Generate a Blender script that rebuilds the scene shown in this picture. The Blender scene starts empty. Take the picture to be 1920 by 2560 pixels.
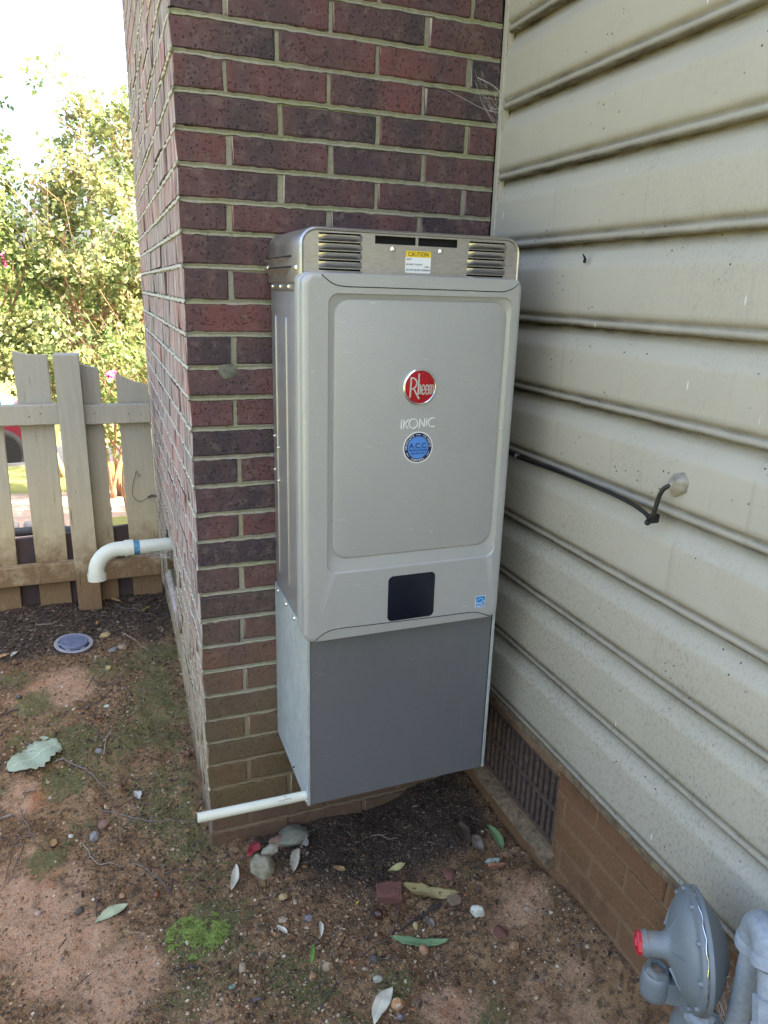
import bpy, bmesh, math, random
import numpy as np
from mathutils import Vector, Matrix, Euler, noise as mnoise

random.seed(7)
rng = np.random.default_rng(11)
PI = math.pi
scene = bpy.context.scene
C = scene.collection

# ------------------------------------------------------------------ camera
cam_data = bpy.data.cameras.new("camera")
cam = bpy.data.objects.new("camera", cam_data)
C.objects.link(cam)
cam_right = (0.93527, -0.35294, 0.02651)
cam_up = (0.07959, 0.28271, 0.95590)
cam_back = (-0.34487, -0.89192, 0.29250)
cam.matrix_world = Matrix(((cam_right[0], cam_up[0], cam_back[0], -0.16618),
                           (cam_right[1], cam_up[1], cam_back[1], -1.64421),
                           (cam_right[2], cam_up[2], cam_back[2], 1.44105),
                           (0, 0, 0, 1)))
cam_data.sensor_fit = 'VERTICAL'
cam_data.sensor_height = 36.0
cam_data.lens = 36.0 * 1803.6 / 2560.0
cam_data.clip_start = 0.02
cam_data.clip_end = 1000.0
scene.camera = cam

# ------------------------------------------------------------------ sky, sun, exposure
SUN_DIR = Vector((0.68, -0.44, 0.74)).normalized()        # towards the sun: behind the house
world = bpy.data.worlds.new("World")
scene.world = world
world.use_nodes = True
wn = world.node_tree
bg = wn.nodes["Background"]
sky = wn.nodes.new("ShaderNodeTexSky")
sky.sky_type = 'NISHITA'
sky.sun_disc = False
sky.sun_elevation = math.asin(SUN_DIR.z)
sky.sun_rotation = math.atan2(SUN_DIR.x, SUN_DIR.y)
sky.air_density = 1.0
sky.dust_density = 7.0
sky.ozone_density = 1.0
wn.links.new(sky.outputs[0], bg.inputs[0])
bg.inputs[1].default_value = 0.15

sun_data = bpy.data.lights.new("sun", 'SUN')
sun_data.energy = 4.8
sun_data.angle = math.radians(0.5)
sun_data.color = (1.0, 0.94, 0.84)
sun = bpy.data.objects.new("sun", sun_data)
C.objects.link(sun)
sun.rotation_euler = SUN_DIR.to_track_quat('Z', 'Y').to_euler()
sun.location = SUN_DIR * 30

scene.view_settings.view_transform = 'Standard'
scene.view_settings.look = 'None'
scene.view_settings.exposure = 2.8
scene.view_settings.gamma = 1.0
scene.view_settings.use_curve_mapping = False
scene.render.engine = 'CYCLES'
scene.cycles.max_bounces = 8

# ------------------------------------------------------------------ materials
class NB:
    """A small node builder round one Principled BSDF."""
    def __init__(s, name, rough=0.8, metal=0.0, spec=0.5):
        s.m = bpy.data.materials.new(name)
        s.m.use_nodes = True
        s.t = s.m.node_tree
        s.b = s.t.nodes["Principled BSDF"]
        s.b.inputs["Roughness"].default_value = rough
        s.b.inputs["Metallic"].default_value = metal
        s.b.inputs["Specular IOR Level"].default_value = spec
        s._tc = s._geo = None
    def put(s, sock, v):
        if isinstance(v, bpy.types.NodeSocket):
            s.t.links.new(v, sock)
        elif isinstance(v, (tuple, list)) and sock.type == 'RGBA' and len(v) == 3:
            sock.default_value = (*v, 1)
        else:
            sock.default_value = v
    def tc(s, k="Object"):
        if s._tc is None:
            s._tc = s.t.nodes.new("ShaderNodeTexCoord")
        return s._tc.outputs[k]
    def geo(s, k):
        if s._geo is None:
            s._geo = s.t.nodes.new("ShaderNodeNewGeometry")
        return s._geo.outputs[k]
    def rand(s):
        o = s.t.nodes.new("ShaderNodeObjectInfo").outputs["Random"]
        return s.math('FRACT', s.math('ADD', o, s.geo("Random Per Island")))
    def attr(s, name, k="Color"):
        n = s.t.nodes.new("ShaderNodeAttribute")
        n.attribute_name = name
        return n.outputs[k]
    def math(s, op, a, b=0.0, clamp=False):
        n = s.t.nodes.new("ShaderNodeMath")
        n.operation = op
        n.use_clamp = clamp
        s.put(n.inputs[0], a)
        s.put(n.inputs[1], b)
        return n.outputs[0]
    def vmath(s, op, a, b):
        n = s.t.nodes.new("ShaderNodeVectorMath")
        n.operation = op
        s.put(n.inputs[0], a)
        if op == 'SCALE':
            s.put(n.inputs[3], b)
        else:
            s.put(n.inputs[1], b)
        return n.outputs[0]
    def sep(s, v):
        n = s.t.nodes.new("ShaderNodeSeparateXYZ")
        s.put(n.inputs[0], v)
        return n.outputs
    def comb(s, x, y, z):
        n = s.t.nodes.new("ShaderNodeCombineXYZ")
        for i, v in enumerate((x, y, z)):
            s.put(n.inputs[i], v)
        return n.outputs[0]
    def noise(s, scale, vec=None, detail=4.0, rough=0.55, dist=0.0):
        n = s.t.nodes.new("ShaderNodeTexNoise")
        s.put(n.inputs["Vector"], vec if vec is not None else s.tc())
        n.inputs["Scale"].default_value = scale
        n.inputs["Detail"].default_value = detail
        n.inputs["Roughness"].default_value = rough
        n.inputs["Distortion"].default_value = dist
        return n.outputs["Fac"]
    def voro(s, scale, vec=None, feature='F1', out="Distance"):
        n = s.t.nodes.new("ShaderNodeTexVoronoi")
        n.feature = feature
        s.put(n.inputs["Vector"], vec if vec is not None else s.tc())
        n.inputs["Scale"].default_value = scale
        return n.outputs[out]
    def ramp(s, f, stops, interp='LINEAR'):
        n = s.t.nodes.new("ShaderNodeValToRGB")
        s.put(n.inputs[0], f)
        e = n.color_ramp.elements
        n.color_ramp.interpolation = interp
        while len(e) < len(stops):
            e.new(0.5)
        for i, (p, c) in enumerate(stops):
            e[i].position = p
            e[i].color = (c, c, c, 1) if not isinstance(c, (tuple, list)) else (*c, 1)
        return n.outputs[0]
    def step(s, f, lo, hi):
        n = s.t.nodes.new("ShaderNodeMapRange")
        n.interpolation_type = 'SMOOTHSTEP'
        s.put(n.inputs[0], f)
        n.inputs[1].default_value = lo
        n.inputs[2].default_value = hi
        return n.outputs[0]
    def mix(s, f, a, b, mode='MIX'):
        n = s.t.nodes.new("ShaderNodeMix")
        n.data_type = 'RGBA'
        n.blend_type = mode
        s.put(n.inputs[0], f)
        s.put(n.inputs[6], a)
        s.put(n.inputs[7], b)
        return n.outputs[2]
    def scaled(s, v, k):
        n = s.t.nodes.new("ShaderNodeMapping")
        s.put(n.inputs[0], v)
        n.inputs["Scale"].default_value = k
        return n.outputs[0]
    def bump(s, h, strength=0.5, dist=0.002, normal=None):
        n = s.t.nodes.new("ShaderNodeBump")
        s.put(n.inputs["Height"], h)
        n.inputs["Strength"].default_value = strength
        n.inputs["Distance"].default_value = dist
        if normal is not None:
            s.put(n.inputs["Normal"], normal)
        s.t.links.new(n.outputs[0], s.b.inputs["Normal"])
        return n.outputs[0]
    def color(s, c):
        s.put(s.b.inputs["Base Color"], c)
        return s
    def rough(s, r):
        s.put(s.b.inputs["Roughness"], r)
        return s

def simple(name, col, rough=0.6, metal=0.0, var=0.12, scale=30, bump=0.0, bdist=0.001, spec=0.5):
    n = NB(name, rough, metal, spec)
    f = n.noise(scale)
    dark = tuple(c * (1 - var) for c in col)
    lite = tuple(min(1, c * (1 + var)) for c in col)
    n.color(n.ramp(f, [(0.3, dark), (0.7, lite)]))
    if bump:
        n.bump(n.noise(scale * 4), bump, bdist)
    return n.m

M = {}

def make_brick_material():
    n = NB("brick", 0.88, spec=0.3)
    r = n.rand()
    off = n.comb(n.math('MULTIPLY', r, 37.0), n.math('MULTIPLY', r, 91.0), n.math('MULTIPLY', r, 53.0))
    p = n.vmath('ADD', n.tc(), off)
    flash = n.noise(9.0, n.scaled(p, (1.0, 1.0, 0.25)), 2.0)
    h = n.math('ADD', n.math('MULTIPLY', r, 0.62), n.math('MULTIPLY', n.math('SUBTRACT', flash, 0.5), 1.7))
    h = n.math('ADD', h, 0.15)
    col = n.ramp(h, [(0.0, (0.042, 0.033, 0.037)), (0.25, (0.066, 0.044, 0.047)), (0.5, (0.092, 0.051, 0.051)),
                     (0.75, (0.122, 0.055, 0.053)), (1.0, (0.158, 0.058, 0.055))])
    mott = n.noise(45.0, p, 5.0, 0.65)
    col = n.mix(n.math('MULTIPLY', n.step(mott, 0.48, 0.72), 0.55), col, (0.155, 0.115, 0.100))
    # wire-cut pits
    pit = n.voro(150.0, n.scaled(p, (1.0, 1.0, 0.75)))
    pitn = n.noise(60.0, p, 2.0)
    pm = n.math('MULTIPLY', n.step(pit, 0.34, 0.16), n.step(pitn, 0.43, 0.52))
    tear = n.noise(150.0, n.scaled(p, (0.5, 0.5, 1.0)), 5.0, 0.75)
    tm = n.step(tear, 0.395, 0.345)
    pm = n.math('MAXIMUM', pm, n.math('MULTIPLY', tm, 0.8))
    col = n.mix(n.math('MULTIPLY', pm, 0.65), col, (0.020, 0.016, 0.016))
    wp = n.noise(330.0, p, 2.0)
    col = n.mix(n.math('MULTIPLY', n.step(wp, 0.755, 0.80), 0.55), col, (0.38, 0.35, 0.33))
    # faces towards -x: paler colour dragged into vertical streaks
    nx = n.sep(n.geo("True Normal"))[0]
    side = n.step(nx, -0.55, -0.8)
    gp = n.geo("Position")
    streak = n.noise(1.0, n.scaled(gp, (8.0, 62.0, 5.0)), 4.0, 0.65)
    side_col = n.mix(n.step(streak, 0.34, 0.60), n.mix(r, (0.12, 0.085, 0.08), (0.26, 0.10, 0.085)), (0.50, 0.43, 0.385))
    side_col = n.mix(n.step(n.noise(1.0, n.scaled(gp, (5.0, 26.0, 7.0)), 3.0, 0.6), 0.50, 0.62), side_col, n.mix(r, (0.22, 0.15, 0.14), (0.40, 0.165, 0.14)))
    slit = n.noise(1.0, n.scaled(gp, (8.0, 30.0, 3.2)), 4.0, 0.75)
    slitm = n.step(slit, 0.405, 0.37)
    side_col = n.mix(n.math('MULTIPLY', slitm, 0.85), side_col, (0.035, 0.025, 0.022))
    gz_ = n.sep(gp)[2]
    col = n.mix(n.math('MULTIPLY', side, 0.9), col, side_col)
    # splashed mud low on the wall, algae film a bit higher
    mudn = n.noise(16.0, gp, 4.0, 0.6)
    mudf = n.math('ADD', n.step(gz_, 0.95, 0.10), n.math('MULTIPLY', n.math('SUBTRACT', mudn, 0.5), 0.6))
    mudf = n.math('MULTIPLY', mudf, 0.85, True)
    mudcol = n.mix(n.noise(60.0, gp, 3.0), (0.088, 0.064, 0.024), (0.150, 0.110, 0.048))
    mudcol = n.mix(side, mudcol, n.mix(n.step(streak, 0.36, 0.6), (0.20, 0.145, 0.075), (0.46, 0.37, 0.22)))
    mudcol = n.mix(n.step(gz_, 0.18, 0.02), mudcol, n.mix(n.noise(50.0, gp, 4.0), (0.085, 0.052, 0.028), (0.150, 0.092, 0.050)))
    col = n.mix(mudf, col, mudcol)
    n.color(col)
    hgt = n.math('SUBTRACT', n.noise(260.0, p, 3.0, 0.7), n.math('MULTIPLY', pm, 1.6))
    hgt = n.math('SUBTRACT', hgt, n.math('MULTIPLY', n.math('MULTIPLY', slitm, side), 2.5))
    n.bump(hgt, 0.75, 0.0024)
    return n.m
M['brick'] = make_brick_material()

def make_mortar():
    n = NB("mortar", 0.95, spec=0.2)
    gp = n.geo("Position")
    a = n.noise(130.0, gp, 5.0, 0.75)
    b = n.noise(7.0, gp, 3.0)
    grey = n.mix(a, (0.155, 0.148, 0.108), (0.37, 0.355, 0.275))
    alga = n.mix(a, (0.15, 0.155, 0.095), (0.34, 0.345, 0.225))
    col = n.mix(n.step(b, 0.40, 0.62), grey, alga)
    nx = n.sep(n.geo("True Normal"))[0]
    side = n.step(nx, -0.35, -0.7)
    col = n.mix(side, col, n.mix(a, (0.38, 0.36, 0.30), (0.62, 0.60, 0.53)))
    dirt = n.step(n.noise(42.0, gp, 4.0, 0.7), 0.62, 0.72)
    col = n.mix(n.math('MULTIPLY', dirt, 0.7), col, (0.05, 0.045, 0.03))
    z = n.sep(gp)[2]
    mf = n.math('ADD', n.step(z, 0.62, 0.1), n.math('MULTIPLY', n.math('SUBTRACT', n.noise(16.0, gp), 0.5), 0.5), True)
    mud = n.mix(a, (0.11, 0.078, 0.036), (0.22, 0.155, 0.08))
    mud = n.mix(side, mud, (0.40, 0.31, 0.18))
    mud = n.mix(n.step(z, 0.17, 0.05), mud, (0.13, 0.082, 0.045))
    col = n.mix(n.math('MULTIPLY', mf, 0.85), col, mud)
    n.color(col)
    n.bump(n.noise(240.0, gp, 4.0, 0.75), 0.8, 0.002)
    return n.m
M['mortar'] = make_mortar()

def make_foundation(name, joint):
    n = NB(name, 0.92, spec=0.25)
    gp = n.geo("Position")
    r = n.rand()
    base = n.ramp(r, [(0.0, (0.13, 0.055, 0.038)), (0.5, (0.17, 0.075, 0.045)), (1.0, (0.19, 0.095, 0.055))])
    if joint:
        base = n.mix(n.noise(120.0, gp, 4.0), (0.17, 0.10, 0.06), (0.33, 0.22, 0.14))
    mud = n.mix(n.noise(90.0, gp, 5.0, 0.7), (0.105, 0.055, 0.025), (0.215, 0.120, 0.058))
    z = n.sep(gp)[2]
    y = n.sep(gp)[1]
    cover = n.math('ADD', n.math('ADD', 0.22, n.step(z, 0.50, 0.16)), n.math('MULTIPLY', n.math('SUBTRACT', n.noise(9.0, gp, 4.0), 0.5), 1.3))
    cover = n.math('ADD', cover, n.math('MULTIPLY', n.step(y, -0.35, -0.75), 0.35), True)
    col = n.mix(n.math('MULTIPLY', cover, 0.62 if joint else 0.92), base, mud)
    col = n.mix(n.math('MULTIPLY', n.step(n.noise(5.0, gp, 5.0, 0.7), 0.48, 0.66), 0.6), col, (0.060, 0.034, 0.018))
    sp = n.noise(300.0, gp, 1.0)
    col = n.mix(n.math('MULTIPLY', n.step(sp, 0.68, 0.75), 0.6), col, (0.4, 0.31, 0.22))
    col = n.mix(n.math('MULTIPLY', n.step(n.noise(55.0, gp, 3.0), 0.66, 0.74), 0.7), col, (0.05, 0.03, 0.018))
    n.color(col)
    n.bump(n.noise(170.0, gp, 4.0, 0.7), 0.6, 0.0015)
    return n.m
M['fbrick'] = make_foundation("foundation_brick", False)
M['fmortar'] = make_foundation("foundation_mortar", True)

def make_siding():
    n = NB("siding_paint", 0.55, spec=0.35)
    gp = n.geo("Position")
    base = n.mix(n.noise(3.0, gp, 3.0), (0.385, 0.354, 0.286), (0.432, 0.400, 0.330))
    z = n.sep(gp)[2]
    y = n.sep(gp)[1]
    # green-black mildew, thickest on the lowest boards and near the corner, where shadow is painted in too
    low = n.step(z, 1.15, 0.5)
    cor = n.step(y, -0.75, -0.15)
    fine = n.noise(1.0, n.scaled(gp, (190.0, 190.0, 115.0)), 5.0, 0.72)
    blot = n.noise(6.0, gp, 4.0, 0.6)
    dens = n.math('ADD', n.math('MULTIPLY', low, 0.42), n.math('MULTIPLY', n.math('SUBTRACT', blot, 0.42), 0.95))
    dens = n.math('ADD', dens, n.math('MULTIPLY', n.math('MULTIPLY', cor, n.step(z, 1.5, 0.9)), 0.42), True)
    mildew_shade = n.math('MULTIPLY', n.step(fine, 0.50, 0.64), dens)
    film = n.math('MULTIPLY', dens, 0.50)
    col = n.mix(film, base, (0.235, 0.225, 0.150))
    col = n.mix(n.math('MULTIPLY', mildew_shade, 0.85), col, (0.125, 0.118, 0.078))
    # rain streaks
    st = n.noise(1.0, n.scaled(gp, (30.0, 42.0, 1.6)), 3.0, 0.6)
    col = n.mix(n.math('MULTIPLY', n.step(st, 0.60, 0.74), 0.22), col, (0.22, 0.20, 0.145))
    # grime along the laps, with the lap shadow painted in
    g = n.attr("grime_shade", "Fac")
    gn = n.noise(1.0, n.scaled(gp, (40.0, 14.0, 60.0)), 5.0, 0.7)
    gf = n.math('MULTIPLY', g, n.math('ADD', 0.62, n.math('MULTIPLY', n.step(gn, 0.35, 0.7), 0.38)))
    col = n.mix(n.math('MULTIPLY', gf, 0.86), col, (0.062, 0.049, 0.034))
    # specks and white scratches
    sp = n.voro(60.0, gp)
    spn = n.noise(11.0, gp, 2.0)
    col = n.mix(n.math('MULTIPLY', n.step(sp, 0.13, 0.08), n.step(spn, 0.53, 0.6)), col, (0.03, 0.026, 0.02))
    sc = n.voro(1.0, n.scaled(gp, (5.0, 19.0, 4.0)))
    col = n.mix(n.math('MULTIPLY', n.step(sc, 0.045, 0.030), 0.7), col, (0.72, 0.71, 0.66))
    n.color(col)
    n.rough(n.mix(dens, (0.5, 0.5, 0.5), (0.8, 0.8, 0.8)))
    n.bump(n.noise(1.0, n.scaled(gp, (200.0, 40.0, 330.0)), 3.0, 0.6), 0.08, 0.001)
    return n.m
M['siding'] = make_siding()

def make_paint(name, base, metal, rough, scale=700):
    n = NB(name, rough, metal)
    f = n.noise(scale, n.tc(), 2.0)
    c = n.ramp(f, [(0.3, tuple(v * 0.95 for v in base)), (0.7, tuple(min(1, v * 1.05) for v in base))])
    du = n.noise(1.0, n.scaled(n.tc(), (14.0, 14.0, 3.0)), 5.0, 0.7)
    c = n.mix(n.math('MULTIPLY', n.step(du, 0.50, 0.75), 0.16), c, (0.30, 0.27, 0.22))
    scr = n.noise(1.0, n.scaled(n.tc(), (34.0, 34.0, 210.0)), 2.0, 0.5)
    c = n.mix(n.math('MULTIPLY', n.step(scr, 0.715, 0.74), 0.35), c, tuple(min(1, v * 1.8) for v in base))
    sm = n.noise(4.0, n.tc(), 4.0, 0.6)
    c = n.mix(n.math('MULTIPLY', n.step(sm, 0.5, 0.75), 0.12), c, tuple(v * 0.6 for v in base))
    n.color(c)
    n.rough(n.ramp(n.noise(9.0, n.tc(), 5.0), [(0.3, rough * 0.86), (0.7, min(1, rough * 1.16))]))
    n.bump(f, 0.05, 0.0004)
    return n.m
M['cover'] = make_paint("silver_paint", (0.365, 0.368, 0.355), 0.22, 0.42)
M['cabinet'] = make_paint("cabinet_paint", (0.36, 0.355, 0.365), 0.6, 0.36)
M['boxfront'] = make_paint("charcoal_paint", (0.150, 0.157, 0.166), 0.35, 0.42, 500)

def make_metal(name, base, rough, brushed=(1, 1, 1), spangle=0.0, metal=0.92):
    n = NB(name, rough, metal)
    p = n.scaled(n.tc(), brushed)
    f = n.noise(60.0, p, 4.0, 0.6)
    c = n.ramp(f, [(0.3, tuple(v * 0.85 for v in base)), (0.7, tuple(min(1, v * 1.1) for v in base))])
    if spangle:
        v = n.voro(38.0, n.tc(), out="Color")
        g = n.sep(v)[0]
        c = n.mix(n.math('MULTIPLY', g, spangle), c, tuple(v_ * 0.62 for v_ in base))
    sm = n.noise(11.0, n.tc(), 5.0, 0.65)
    c = n.mix(n.math('MULTIPLY', n.step(sm, 0.52, 0.72), 0.16), c, tuple(v * 0.6 for v in base))
    n.color(c)
    n.rough(n.ramp(n.noise(16.0, n.tc(), 5.0), [(0.3, rough * 0.9), (0.7, rough * 1.12)]))
    n.bump(f, 0.06, 0.0005)
    return n.m
M['stainless'] = make_metal("stainless_steel", (0.50, 0.475, 0.455), 0.34, (1, 1, 6))
M['galv'] = make_metal("galvanised_steel", (0.50, 0.56, 0.56), 0.48, (1, 1, 0.6), 0.05, 0.55)
M['chrome'] = make_metal("chrome", (0.78, 0.78, 0.78), 0.16)
M['black'] = simple("black_interior", (0.006, 0.006, 0.008), 0.9)
M['display'] = simple("display_glass", (0.006, 0.007, 0.014), 0.12, var=0.02)
M['red'] = simple("badge_red", (0.40, 0.010, 0.018), 0.28, 0.35, 0.08)
M['navy'] = simple("navy_print", (0.008, 0.012, 0.05), 0.5)
M['blue'] = simple("blue_print", (0.07, 0.22, 0.60), 0.45, var=0.04)
M['esblue'] = simple("label_blue", (0.02, 0.20, 0.48), 0.45, var=0.04)
M['white'] = simple("white_print", (0.72, 0.73, 0.72), 0.5, var=0.03)
M['yellow'] = simple("yellow_print", (0.72, 0.50, 0.02), 0.5, var=0.03)
M['ink'] = simple("black_print", (0.012, 0.012, 0.012), 0.6)
M['silverprint'] = simple("silver_print", (0.55, 0.55, 0.52), 0.35, 0.5, 0.05)

def make_pvc():
    n = NB("white_pvc", 0.42)
    gp = n.geo("Position")
    c = n.mix(n.noise(9.0, gp, 3.0), (0.50, 0.51, 0.40), (0.62, 0.63, 0.53))
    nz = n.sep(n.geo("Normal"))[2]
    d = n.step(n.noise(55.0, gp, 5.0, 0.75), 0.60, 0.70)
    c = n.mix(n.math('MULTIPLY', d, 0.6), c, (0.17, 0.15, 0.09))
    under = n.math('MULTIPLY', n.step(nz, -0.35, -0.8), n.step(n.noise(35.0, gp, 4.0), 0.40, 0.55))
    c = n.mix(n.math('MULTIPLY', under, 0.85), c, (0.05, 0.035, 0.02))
    n.color(c)
    return n.m
M['pvc'] = make_pvc()
M['primer'] = simple("blue_pipe_cement", (0.05, 0.20, 0.32), 0.5, var=0.45, scale=60)

def make_fence():
    n = NB("fence_paint", 0.82, spec=0.2)
    gp = n.geo("Position")
    z = n.sep(gp)[2]
    grain = n.noise(1.0, n.scaled(n.tc(), (80.0, 80.0, 5.0)), 4.0, 0.6)
    c = n.mix(grain, (0.25, 0.238, 0.200), (0.39, 0.372, 0.315))
    tanf = n.math('ADD', n.step(z, 1.02, 0.35), n.math('MULTIPLY', n.math('SUBTRACT', n.noise(5.0, gp, 4.0), 0.5), 0.7), True)
    c = n.mix(n.math('MULTIPLY', tanf, 0.85), c, n.mix(grain, (0.40, 0.325, 0.175), (0.55, 0.465, 0.285)))
    mudf = n.math('ADD', n.step(z, 0.52, 0.24), n.math('MULTIPLY', n.math('MULTIPLY', n.math('SUBTRACT', n.noise(18.0, gp, 6.0, 0.75), 0.43), 2.6), n.step(z, 0.62, 0.34)), True)
    mud = n.mix(n.noise(70.0, gp, 5.0, 0.7), (0.060, 0.026, 0.012), (0.210, 0.115, 0.045))
    c = n.mix(n.math('MULTIPLY', mudf, 0.85), c, mud)
    sp = n.step(n.noise(240.0, gp, 2.0), 0.66, 0.75)
    c = n.mix(n.math('MULTIPLY', sp, 0.6), c, (0.09, 0.08, 0.06))
    cr = n.step(n.noise(1.0, n.scaled(n.tc(), (120.0, 120.0, 7.0)), 3.0), 0.34, 0.29)
    c = n.mix(n.math('MULTIPLY', cr, 0.75), c, (0.05, 0.038, 0.026))
    n.color(c)
    n.bump(grain, 0.25, 0.0012)
    return n.m
M['fence'] = make_fence()
M['kick'] = simple("dark_stained_board", (0.052, 0.034, 0.030), 0.85, var=0.25, scale=14)

def make_ground():
    n = NB("soil", 0.95, spec=0.2)
    gp = n.geo("Position")
    a = n.sep(n.attr("soil"))         # moss, humus, clay
    far = n.attr("far")
    fr = n.sep(far)                   # pine straw, lawn, road
    f1 = n.noise(70.0, gp, 6.0, 0.72)
    f2 = n.noise(12.0, gp, 5.0, 0.62)
    f3 = n.noise(330.0, gp, 3.0, 0.7)
    base = n.ramp(f2, [(0.30, (0.135, 0.074, 0.033)), (0.5, (0.240, 0.138, 0.066)), (0.68, (0.385, 0.245, 0.125))])
    base = n.mix(n.math('MULTIPLY', n.step(f1, 0.47, 0.60), 0.85), base, (0.060, 0.042, 0.026))
    clay = n.mix(f1, (0.35, 0.190, 0.102), (0.57, 0.365, 0.225))
    clay = n.mix(n.step(n.noise(6.0, gp, 4.0), 0.56, 0.70), clay, (0.40, 0.165, 0.075))
    clay = n.mix(n.math('MULTIPLY', n.step(n.noise(48.0, gp, 6.0, 0.75), 0.54, 0.66), 0.7), clay, (0.15, 0.095, 0.058))
    cf = n.math('ADD', a[2], n.math('MULTIPLY', n.math('SUBTRACT', n.noise(14.0, gp, 6.0, 0.78), 0.5), 1.7))
    col = n.mix(n.step(cf, 0.25, 0.70), base, clay)
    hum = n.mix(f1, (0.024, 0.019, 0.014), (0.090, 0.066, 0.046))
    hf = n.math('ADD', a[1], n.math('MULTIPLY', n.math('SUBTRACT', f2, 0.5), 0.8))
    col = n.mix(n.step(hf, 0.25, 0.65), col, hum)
    moss = n.mix(n.noise(190.0, gp, 4.0, 0.7), (0.055, 0.058, 0.020), (0.185, 0.195, 0.072))
    mf = n.math('ADD', a[0], n.math('MULTIPLY', n.math('SUBTRACT', n.noise(34.0, gp, 8.0, 0.82), 0.5), 2.2))
    col = n.mix(n.math('MULTIPLY', n.step(mf, 0.22, 0.58), 0.85), col, moss)
    # grit
    gr = n.voro(230.0, gp)
    grm = n.math('MULTIPLY', n.step(gr, 0.36, 0.22), n.step(n.noise(60.0, gp, 3.0), 0.46, 0.56))
    grc = n.ramp(n.sep(n.voro(230.0, gp, out="Color"))[0], [(0.0, (0.16, 0.10, 0.07)), (0.5, (0.34, 0.25, 0.18)), (0.85, (0.50, 0.42, 0.33)), (1.0, (0.7, 0.65, 0.6))])
    col = n.mix(n.math('MULTIPLY', grm, 0.8), col, grc)
    # beyond the fence
    straw = n.mix(n.noise(1.0, n.scaled(gp, (60.0, 30.0, 30.0)), 4.0, 0.7), (0.26, 0.17, 0.13), (0.56, 0.43, 0.35))
    lawn = n.mix(n.noise(25.0, gp, 5.0, 0.7), (0.10, 0.13, 0.03), (0.30, 0.28, 0.09))
    road = n.mix(n.noise(60.0, gp, 4.0), (0.045, 0.045, 0.048), (0.075, 0.075, 0.078))
    col = n.mix(fr[0], col, straw)
    col = n.mix(n.step(n.math('ADD', fr[1], n.math('MULTIPLY', n.math('SUBTRACT', n.noise(6.0, gp, 4.0), 0.5), 0.3)), 0.4, 0.6), col, lawn)
    col = n.mix(fr[2], col, road)
    n.color(col)
    hh = n.math('ADD', n.math('MULTIPLY', f1, 1.0), n.math('MULTIPLY', f3, 0.5))
    hh = n.math('ADD', hh, n.math('MULTIPLY', n.step(gr, 0.45, 0.1), 0.35))
    n.bump(hh, 1.0, 0.009)
    return n.m
M['ground'] = make_ground()

def make_vcol(name, rough=0.9, spec=0.25, bump=0.0, scale=200, translucent=0.0):
    n = NB(name, rough, spec=spec)
    c = n.attr("tint")
    f = n.noise(scale, n.tc(), 4.0, 0.7)
    c = n.mix(n.step(f, 0.35, 0.7), c, n.mix(0.45, c, (0.02, 0.015, 0.01)))
    n.color(c)
    if bump:
        n.bump(f, bump, 0.001)
    if translucent:
        tr = n.t.nodes.new("ShaderNodeBsdfTranslucent")
        mx = n.t.nodes.new("ShaderNodeMixShader")
        n.put(tr.inputs[0], c)
        mx.inputs[0].default_value = translucent
        n.t.links.new(n.b.outputs[0], mx.inputs[1])
        n.t.links.new(tr.outputs[0], mx.inputs[2])
        n.t.links.new(mx.outputs[0], n.t.nodes["Material Output"].inputs[0])
    return n.m
M['pebbles'] = make_vcol("pebble_mix", bump=0.4)
M['litter'] = make_vcol("litter_mix")
M['moss'] = make_vcol("moss_blades", translucent=0.25)
M['foliage'] = make_vcol("shrub_leaves", 0.5, 0.4, scale=12, translucent=0.45)

def make_leaf(name, c1, c2, spots=0.0, rough=0.6):
    n = NB(name, rough, spec=0.3)
    uv = n.tc("UV")
    s = n.sep(uv)
    d = n.math('ABSOLUTE', n.math('SUBTRACT', s[0], 0.5))
    rib = n.step(d, 0.030, 0.012)
    vein = n.math('FRACT', n.math('MULTIPLY', n.math('SUBTRACT', s[1], n.math('MULTIPLY', d, 0.55)), 9.0))
    vein = n.step(n.math('ABSOLUTE', n.math('SUBTRACT', vein, 0.5)), 0.10, 0.03)
    f = n.noise(40.0, n.tc(), 4.0, 0.65)
    c = n.mix(f, c1, c2)
    lite = tuple(min(1, v * 1.25 + 0.02) for v in c2)
    c = n.mix(n.math('MAXIMUM', n.math('MULTIPLY', rib, 0.7), n.math('MULTIPLY', vein, 0.35)), c, lite)
    if spots:
        sp = n.step(n.noise(70.0, n.tc(), 3.0), 0.62, 0.68)
        c = n.mix(n.math('MULTIPLY', sp, spots), c, (0.06, 0.03, 0.015))
        ed = n.step(n.math('ADD', d, n.math('MULTIPLY', n.noise(25.0), 0.3)), 0.45, 0.62)
        c = n.mix(n.math('MULTIPLY', ed, spots), c, (0.16, 0.085, 0.03))
    n.color(c)
    n.bump(n.math('ADD', vein, rib), 0.35, 0.0012)
    return n.m
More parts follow.
